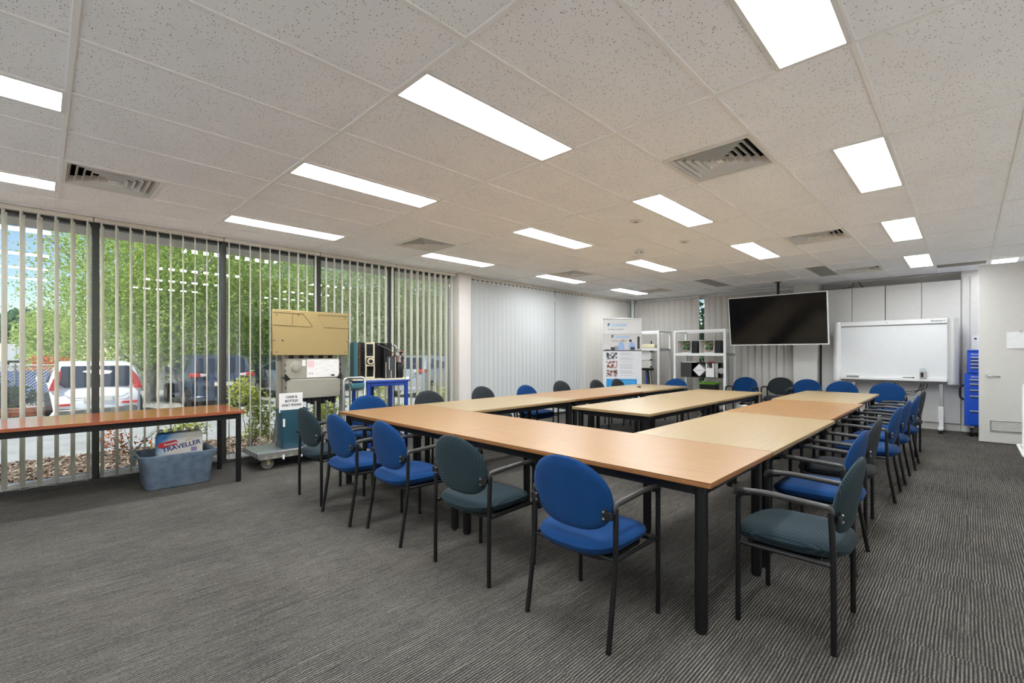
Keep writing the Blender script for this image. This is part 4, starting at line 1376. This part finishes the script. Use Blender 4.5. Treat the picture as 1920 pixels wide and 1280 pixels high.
m_eave = two_tone('weathered grey eave', (206, 200, 192), (236, 232, 226), 3.0, (1.2, 12, 12), bump=.2)
struct(MB().box(-14, 12.5, 6.46, 7.25, 2.665, 2.98).build('eave', m_eave, smooth=False), 'weathered grey eave board above the windows')
# chips
random.seed(21)
vv, ff = [], []
for i in range(9500):
    x, y = random.uniform(-1.6, 5.5), random.uniform(6.5, 9.7)
    a, b = random.uniform(0, math.pi), random.uniform(-.5, .5)
    l, w = random.uniform(.012, .036), random.uniform(.006, .012)
    dx, dy, dz = math.cos(a) * l, math.sin(a) * l, b * l
    ex, ey = -math.sin(a) * w, math.cos(a) * w
    z = -.25 + random.uniform(0, .02)
    o = len(vv)
    vv += [(x - dx - ex, y - dy - ey, z - dz), (x + dx - ex, y + dy - ey, z + dz), (x + dx + ex, y + dy + ey, z + dz + .004), (x - dx + ex, y - dy + ey, z - dz + .004), (x, y, z - .02)]
    ff += [(o, o + 1, o + 2, o + 3), (o, o + 4, o + 1), (o + 2, o + 4, o + 3)]
mc = MB().add(vv, ff).build('mulch_chips', m_chip, smooth=False)
tag(mc, 'brown and grey bark mulch strewn outside the window', 'mulch'); mc['kind'] = 'stuff'

# ---- planting
m_leafA = leaf_mat('bright tree leaves', [(.30, (116, 138, 70)), (.5, (178, 200, 104)), (.72, (226, 238, 156))])
m_leafB = leaf_mat('olive tree leaves', [(.30, (122, 136, 100)), (.5, (172, 184, 134)), (.72, (216, 222, 186))])
m_leafC = leaf_mat('dark hedge leaves', [(.30, (28, 46, 30)), (.6, (60, 88, 50)), (.8, (170, 190, 160))], 4)
m_leafD = leaf_mat('yellow green shrub leaves', [(.30, (130, 148, 66)), (.5, (192, 200, 92)), (.72, (232, 226, 130))], 5)
m_leafE = leaf_mat('orange red shrub leaves', [(.30, (150, 70, 40)), (.5, (222, 140, 80)), (.75, (236, 120, 96))], 5)
m_leafF = leaf_mat('far blue green leaves', [(.30, (62, 104, 72)), (.6, (104, 150, 100)), (.8, (140, 180, 120))], .5)
m_bark = two_tone('pale grey bark', (120, 112, 104), (196, 190, 182), 6, (3, 3, .6))
def leaves(mat, name, parent, blobs, n, size, seed, thin=.5, shell=.55):
    rnd = random.Random(seed)
    vol = [b[3] * b[4] * b[5] for b in blobs]
    vv, ff = [], []
    for b, w in zip(blobs, vol):
        cx, cy, cz, rx, ry, rz = b
        m = int(n * w / sum(vol))
        k = max(6, m // 45)
        cl = []
        for _ in range(k):
            d = Vector((rnd.gauss(0, 1), rnd.gauss(0, 1), rnd.gauss(0, 1))).normalized()
            q = shell + (1 - shell) * rnd.random()
            cl.append((cx + d.x * rx * q, cy + d.y * ry * q, cz + d.z * rz * q))
        sp = .26 * (rx * ry * rz) ** (1 / 3)
        for _ in range(m):
            c = rnd.choice(cl)
            p = Vector((c[0] + rnd.gauss(0, sp), c[1] + rnd.gauss(0, sp), c[2] + rnd.gauss(0, sp * .8)))
            u = Vector((rnd.gauss(0, 1), rnd.gauss(0, 1), rnd.gauss(0, .7))).normalized()
            w_ = u.cross(Vector((rnd.gauss(0, 1), rnd.gauss(0, 1), rnd.gauss(0, 1)))).normalized()
            s = size * rnd.uniform(.6, 1.3)
            o = len(vv)
            vv += [p - u * s, p + w_ * s * thin, p + u * s, p - w_ * s * thin]
            ff.append((o, o + 1, o + 2, o + 3))
    me = bpy.data.meshes.new(name)
    me.from_pydata(vv, [], ff)
    me.materials.append(mat)
    return put(name, me, parent)
def tree(name, label, loc, blobs, n, size, mat, seed, h=3.0, r=.14, cat='tree', group=None):
    t = thing(name, label, cat, loc, 0, group)
    leaves(mat, 'foliage', t, blobs, n, size, seed)
    rnd = random.Random(seed + 1)
    MB().tube([(0, 0, -.05), (.05, .02, h * .4), (-.05, .05, h * .8), (.0, 0, h * 1.2)], [r, r * .8, r * .6, r * .3], 9).build('trunk', m_bark, t)
    for i in range(9):
        a = rnd.uniform(0, 2 * math.pi)
        z0 = h * rnd.uniform(.25, .9)
        l = rnd.uniform(.8, 1.9) * h * .45
        MB().tube([(0, 0, z0), (math.cos(a) * l * .45, math.sin(a) * l * .45, z0 + l * .35), (math.cos(a) * l, math.sin(a) * l, z0 + l * .9)], [r * .45, r * .3, r * .12], 6).build('branch', m_bark, t)
    return t
gT = 'trees behind the parked cars'
tree('broadleaf_tree', 'bright green tree behind the white hatchback', (2.75, 20.9, GZ), [(-.5, 0, 4.4, 2.2, 2.0, 2.6), (-1.0, -.6, 2.5, 1.6, 1.3, 1.5), (1.2, .2, 5.0, 2.2, 2.0, 2.4), (.8, -.8, 2.6, 1.8, 1.2, 1.3)], 70000, .050, m_leafA, 31, 3.4, .16, group=gT)
tree('broadleaf_tree', 'green tree standing behind the dark parked car', (7.0, 21.9, GZ), [(0, 0, 4.6, 2.7, 2.2, 2.6), (-1.2, -.8, 2.6, 1.7, 1.2, 1.3), (1.3, -.5, 2.8, 1.7, 1.2, 1.4)], 62000, .050, m_leafA, 33, 3.4, .16, group=gT)
tree('broadleaf_tree', 'pale olive tree seen above the blue metal table', (11.2, 20.9, GZ), [(0, 0, 4.4, 2.6, 2.2, 2.6), (-1.0, -.8, 2.4, 1.8, 1.2, 1.3), (1.4, -.5, 2.6, 1.7, 1.2, 1.4)], 56000, .050, m_leafB, 35, 3.4, .15, group=gT)
tree('broadleaf_tree', 'pale olive tree seen beside the beige column', (15.8, 21.0, GZ), [(0, 0, 4.4, 2.8, 2.2, 2.7), (-1.4, -.8, 2.5, 1.7, 1.2, 1.3), (1.3, -.5, 2.8, 1.7, 1.2, 1.4)], 52000, .050, m_leafB, 37, 3.4, .15, group=gT)
tree('broadleaf_tree', 'dark bushy tree outside the gap in the back blinds', (15.2, 5.4, -.3), [(0, 0, 1.6, 1.6, 1.8, 1.5)], 7000, .09, m_leafC, 39, 1.6, .10)
tree('far_tree', 'blue green umbrella shaped tree far away at the left edge', (-2.2, 118, GZ), [(0, 0, 6.8, 4.2, 3.5, 2.0), (-.5, 0, 4.6, 2.6, 2.4, 1.6)], 4000, .42, m_leafF, 41, 4.5, .3)
tree('far_tree', 'small yellow green tree left of the white hatchback', (.35, 42, GZ), [(0, 0, 2.6, 1.3, 1.2, 1.9)], 5000, .13, m_leafA, 43, 1.6, .10)
for (lb, loc, bl, n, sz, mt, sd) in (
    ('low orange red shrub left of the white hatchback', (.42, 25.5, GZ), [(0, 0, .95, .75, .6, .75)], 2600, .08, m_leafE, 51),
    ('yellow green shrub outside, right end of the cherry side table', (2.30, 8.10, -.26), [(-.1, 0, .95, .28, .22, .30), (.15, 0, .62, .30, .22, .28), (.1, 0, .3, .26, .2, .22)], 1900, .028, m_leafD, 53),
    ('yellow green shrub outside behind the low trolley', (3.58, 8.10, -.26), [(0, 0, .55, .40, .22, .30), (-.25, 0, .45, .25, .2, .22)], 1500, .028, m_leafD, 55),
    ('yellow green shrub outside behind the blue metal table', (4.53, 8.10, -.26), [(0, 0, .65, .28, .22, .36), (.3, 0, .40, .22, .2, .2)], 1500, .028, m_leafD, 57),
    ('small yellow green shrub outside beside the beige column', (6.2, 8.10, -.26), [(0, 0, .62, .30, .22, .36)], 1200, .028, m_leafD, 59),
    ('sparse reddish shrub outside behind the blue tub', (.88, 8.05, -.26), [(0, 0, .42, .42, .22, .26)], 330, .024, m_leafE, 61),
    ('sparse pale shrub outside behind the side table legs', (1.48, 8.15, -.26), [(0, 0, .42, .36, .22, .26)], 900, .026, m_leafD, 63)):
    t = thing('garden_shrub', lb, 'shrub', loc, 0, 'shrubs outside')
    leaves(mt, 'foliage', t, bl, n, sz, sd, .5, .2)
    rnd = random.Random(sd)
    for i in range(9):
        b = rnd.choice(bl)
        MB().tube([(0, 0, 0), (b[0] * .5 + rnd.uniform(-.05, .05), rnd.uniform(-.05, .05), b[2] * .5), (b[0] + rnd.uniform(-b[3], b[3]), rnd.uniform(-.15, .15), b[2] + rnd.uniform(-.1, b[5]))], [.008, .006, .003], 5).build('stem', m_bark, t)
hd = thing('clipped_hedge', 'dark clipped hedge with white flowers left of the white hatchback', 'hedge', (-1.75, 19.6, GZ))
leaves(m_leafC, 'foliage', hd, [(-1.6, 0, .50, .8, .5, .45), (-.6, 0, .52, .8, .5, .45), (.5, 0, .50, .8, .5, .45), (1.1, -.2, .35, .5, .4, .35)], 6500, .055, 71, .6, .3)
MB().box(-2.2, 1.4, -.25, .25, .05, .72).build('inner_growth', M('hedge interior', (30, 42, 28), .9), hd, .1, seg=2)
m_brick = two_tone('red brown brick', (120, 72, 54), (158, 104, 80), 9)
lw = thing('low_brick_wall', 'low red brick edging wall in front of the clipped hedge', 'wall', (-3.6, 18.05, GZ))
MB().box(0, 3.75, .02, .13, 0, .225).build('mortar_core', M('mortar', (150, 142, 132), .9), lw)
bm_ = MB().box(0, .222, 0, .15, 0, .066).mesh('brick', m_brick, .004)
for r_ in range(3):
    for i in range(16):
        put('brick', bm_, lw, None, (i * .233 + (.11 if r_ % 2 else 0) - .0, 0, .002 + r_ * .076))
fn = thing('chain_link_fence', 'chain link fence with blue screen behind the hedge at left', 'fence', (-4.0, 22.0, GZ))
mb = MB()
for k in range(62):
    for d_ in (1, -1):
        x_ = -1.3 + k * .10
        a_, b_ = (x_, x_ + 1.3) if d_ > 0 else (x_ + 1.3, x_)
        mb.tube([(a_, d_ * .006, .0), (b_, d_ * .006, 1.3)], .007, 4)
w_ = mb.build('wire_mesh', m_alu, fn); w_['kind'] = 'stuff'
for i in range(4):
    MB().cyl((-1.0 + i * 2.2, 0, 0), (-1.0 + i * 2.2, 0, 1.35), .03, seg=8).build('post', m_alu, fn)
MB().tube([(-1.3, 0, 1.3), (6.0, 0, 1.3)], .02, 6).build('top_rail', m_white, fn)
MB().box(-1.3, 5.4, .5, .53, .05, 1.1).build('blue_screen', M('blue shade cloth', (52, 96, 168), .7, 0, .25, 2), fn)
tk = thing('delivery_truck', 'white box truck parked far away at the left edge', 'truck', (-2.4, 92, GZ))
MB().box(-1.25, 1.25, 0, 5.5, .75, 3.0).build('cargo_box', m_white, tk, .03)
MB().box(-1.1, 1.1, 5.55, 7.2, .6, 2.3).build('cab', m_white, tk, .15, seg=2)
MB().box(-1.0, 1.0, 0, 6.8, .45, .75).build('chassis', m_blackp, tk)
MB().box(-.02, .02, -.02, .0, .8, 2.95).build('door_seam', m_greyst, tk)
for x in (-.95, .95):
    for y in (1.1, 6.3):
        MB().lathe([(.2, -.14), (.42, -.14), (.45, 0), (.42, .14), (.2, .14)], 18, 'x', (x, y, .45)).build('wheel', m_blackp, tk)
# neighbouring building
nb = thing('neighbouring_building', 'grey commercial building behind the trees across the driveway', 'building', (3.2, 27.0, GZ))
m_clad = two_tone('grey green cladding', (128, 132, 124), (156, 158, 150), .8, (6, 1, 1))
MB().box(0, 40, 0, 8, 0, 5.4).build('walls', m_clad, nb)
MB().box(-.3, 40.3, -.4, 8, 5.4, 5.7).build('roof', m_greyst, nb)
m_dglass = M('dark office glass', (44, 58, 66), .08)
for i in range(12):
    for z0, z1 in ((.6, 2.2), (3.0, 4.5)):
        x_ = 1.0 + i * 3.0
        f_ = MB().box(x_, x_ + 2.0, -.05, .02, z0, z1).build('window_frame', m_white, nb)
        MB().box(x_ + .06, x_ + .97, -.07, -.05, z0 + .06, z1 - .06).build('pane', m_dglass, f_)
        MB().box(x_ + 1.03, x_ + 1.94, -.07, -.05, z0 + .06, z1 - .06).build('pane', m_dglass, f_)

# ---- cars
def car(label, loc, rz, L, W, H, paint, style):
    c = thing('parked_car', label, 'car', loc, rz, 'parked cars')
    if style == 'hatch':
        prof = [(.16, .24), (.02, .34), (-.01, .52), (.03, .70), (.10, .86), (.16, .98), (.34, 1.26), (.46, 1.40), (.62, H - .04), (1.3, H), (1.9, H - .02), (2.4, H - .12), (3.1, 1.04), (3.7, .94), (L - .12, .78), (L, .55), (L - .02, .32), (L - .2, .22)]
        gl = ((.165, .99), (.44, 1.375)); belt = .98
    else:
        prof = [(.18, .30), (.02, .40), (-.01, .60), (.03, .84), (.09, 1.02), (.16, 1.10), (.36, 1.40), (.46, 1.54), (.62, H - .04), (1.4, H), (2.1, H - .02), (2.6, H - .12), (3.3, 1.16), (4.0, 1.06), (L - .12, .92), (L, .66), (L - .02, .38), (L - .2, .28)]
        gl = ((.17, 1.12), (.44, 1.52)); belt = 1.10
    cy_, cz_ = L / 2, .75
    def wz(z, y):
        k = max(0, (z - belt) / (H - belt))
        base = W / 2 * (1 - .24 * k)
        if z < .45:
            base *= .97
        e = min(y + .02, L - y + .02)
        return base * (1 - .16 * max(0, 1 - e / .45) ** 2)
    cols = [-1, -.97, -.88, -.6, -.3, 0, .3, .6, .88, .97, 1]
    vv, ff = [], []
    for t_ in cols:
        a = abs(t_)
        ins = {1: .075, .97: .03, .88: .008}.get(a, 0.0)
        for (y, z) in prof:
            dy, dz = y - cy_, z - cz_
            d = math.hypot(dy, dz)
            yy, zz = y - dy / d * ins, z - dz / d * ins
            bow = .05 * a * a if y < .8 else (-.10 * a * a if y > L - .8 else 0)
            vv.append((t_ * wz(z, y), yy + bow, zz))
    n = len(prof)
    for i in range(len(cols) - 1):
        for k in range(n):
            k2 = (k + 1) % n
            ff.append((i * n + k, i * n + k2, (i + 1) * n + k2, (i + 1) * n + k))
    ff.append(tuple(range(n))); ff.append(tuple((len(cols) - 1) * n + k for k in range(n - 1, -1, -1)))
    body = MB().add(vv, ff).build('body', paint, c)
    m_cg = MATS.get('car glass') or M('car glass', (28, 40, 58), .06, 0, .1)
    (y0, z0), (y1, z1) = gl
    w0, w1 = wz(z0, y0) * .84, wz(z1, y1) * .84
    nrm = Vector((0, -(z1 - z0), (y1 - y0))).normalized() * .012
    zl = z0 - .10 if style == 'hatch' else z0 - .02
    yl = y0 - .045 if style == 'hatch' else y0 - .01
    pts = [(-w0 * .80, yl + .02, zl), (w0 * .80, yl + .02, zl), (w0, y0 + .04, z0 + .02), (w1, y1 + .035, z1), (-w1, y1 + .035, z1), (-w0, y0 + .04, z0 + .02)]
    o_ = [Vector(p) + Vector((0, -.035, .012)) for p in pts]
    i_ = [Vector(p) + Vector((0, .06, -.02)) for p in pts]
    MB().add(o_ + i_, [(0, 1, 2, 3, 4, 5)] + [(k, (k + 1) % 6, 6 + (k + 1) % 6, 6 + k) for k in range(6)] + [(11, 10, 9, 8, 7, 6)]).build('rear_window', m_cg, c)
    for s in (-1, 1):
        g = []
        for (y, z) in (((.75, belt + .03), (2.75, belt + .03), (2.15, H - .13), (1.0, H - .11)) if style == 'hatch' else ((.80, belt + .03), (2.95, belt + .03), (2.3, H - .14), (.95, H - .13))):
            g.append((s * (wz(z, y) - .045 * (z > belt + .1)), y, z))
        gi = [(x - s * .08, y, z) for x, y, z in g]
        g = [(x + s * .012, y, z) for x, y, z in g]
        MB().add(g + gi, [(0, 1, 2, 3), (7, 6, 5, 4)] + [(k, (k + 1) % 4, 4 + (k + 1) % 4, 4 + k) for k in range(4)]).build('side_window', m_cg, c)
    m_tail = MATS.get('red tail lamp') or M('red tail lamp', (196, 30, 36), .15)
    m_tailc = MATS.get('clear tail lamp') or M('clear tail lamp', (226, 210, 208), .15)
    for s in (-1, 1):
        if style == 'hatch':
            MB().prism([(s * .66, .92), (s * .80, .94), (s * .74, 1.12), (s * .63, 1.30), (s * .60, 1.26)], 'y', .055, .42).build('tail_lamp', m_tail, c, .01)
            MB().prism([(s * .66, .86), (s * .82, .84), (s * .80, .94), (s * .66, .92)], 'y', .03, .30).build('tail_lamp', m_tail, c, .01)
            MB().prism([(s * .40, .50), (s * .72, .49), (s * .72, .54), (s * .45, .545)], 'y', -.015, .08).build('bumper_reflector', m_tail, c, .004)
        else:
            MB().prism([(s * .62, .98), (s * .86, .98), (s * .84, 1.10), (s * .62, 1.09)], 'y', .02, .40).build('tail_lamp', m_tail, c, .01)
            MB().prism([(s * .44, 1.0), (s * .615, .985), (s * .615, 1.085), (s * .46, 1.06)], 'y', .02, .20).build('tail_lamp', m_tailc, c, .01)
            MB().box(min(s * .42, s * .62), max(s * .42, s * .62), .01, .06, .955, .965).build('chrome_trim', m_chrome, c)
        MB().lathe([(.04, 0), (.10, .03), (.10, .10), (.05, .13)], 12, 'x', (s * (W / 2 + .02) if s > 0 else -W / 2 - .15, 2.75, belt + .05)).build('wing_mirror', paint, c)
        for y in (.78, L - .82):
            x = s * (W / 2 - .11)
            w2 = MB().lathe([(.2, -.10), (.30, -.11), (.325, -.08), (.325, .08), (.30, .11), (.2, .10)], 24, 'x', (x, y, .325)).build('wheel', m_blackp, c)
            MB().lathe([(.20, -.112), (.19, .112)], 18, 'x', (x, y, .325)).build('rim', m_alu, w2)
    MB().box(-.26, .26, -.03, .02, .58 if style == 'hatch' else .70, .69 if style == 'hatch' else .81).build('number_plate', m_paper, c, .004)
    pz = .635 if style == 'hatch' else .755
    if style == 'hatch':
        text('KIW', .10, m_inkb, c, (.0, -.033, pz), FACE_F, align='CENTER')
    MB().box(-W / 2 * .82, W / 2 * .82, -.005, .1, .26, .42).build('lower_bumper', m_greyst if style == 'hatch' else paint, c, .03)
    MB().tube([(-.55, .035, .73 if style == 'hatch' else .88), (-.45, .005, .66 if style == 'hatch' else .80), (.45, .005, .66 if style == 'hatch' else .80), (.55, .035, .73 if style == 'hatch' else .88)], .006, 5).build('tailgate_seam', m_ink, c)
    return c
m_cw = M('white car paint', (236, 238, 242), .18, 0, .02)
m_cd = M('dark grey blue car paint', (66, 78, 98), .15, .4, .05)
m_cs = M('silver car paint', (168, 174, 182), .18, .5, .03)
car('white hatchback with red tail lamps parked outside the window', (.93, 14.5, GZ), 0, 4.05, 1.76, 1.50, m_cw, 'hatch')
car('dark grey blue car parked right of the white hatchback', (3.95, 16.3, GZ), 0, 4.5, 1.82, 1.66, m_cd, 'suv')
car('silver car parked far right behind the blinds', (9.6, 15.2, GZ), -62, 4.5, 1.82, 1.62, m_cs, 'suv')
car('grey car parked between the dark car and the silver one', (6.9, 16.6, GZ), 0, 4.3, 1.78, 1.52, M('mid grey car paint', (120, 128, 138), .18, .4, .03), 'suv')
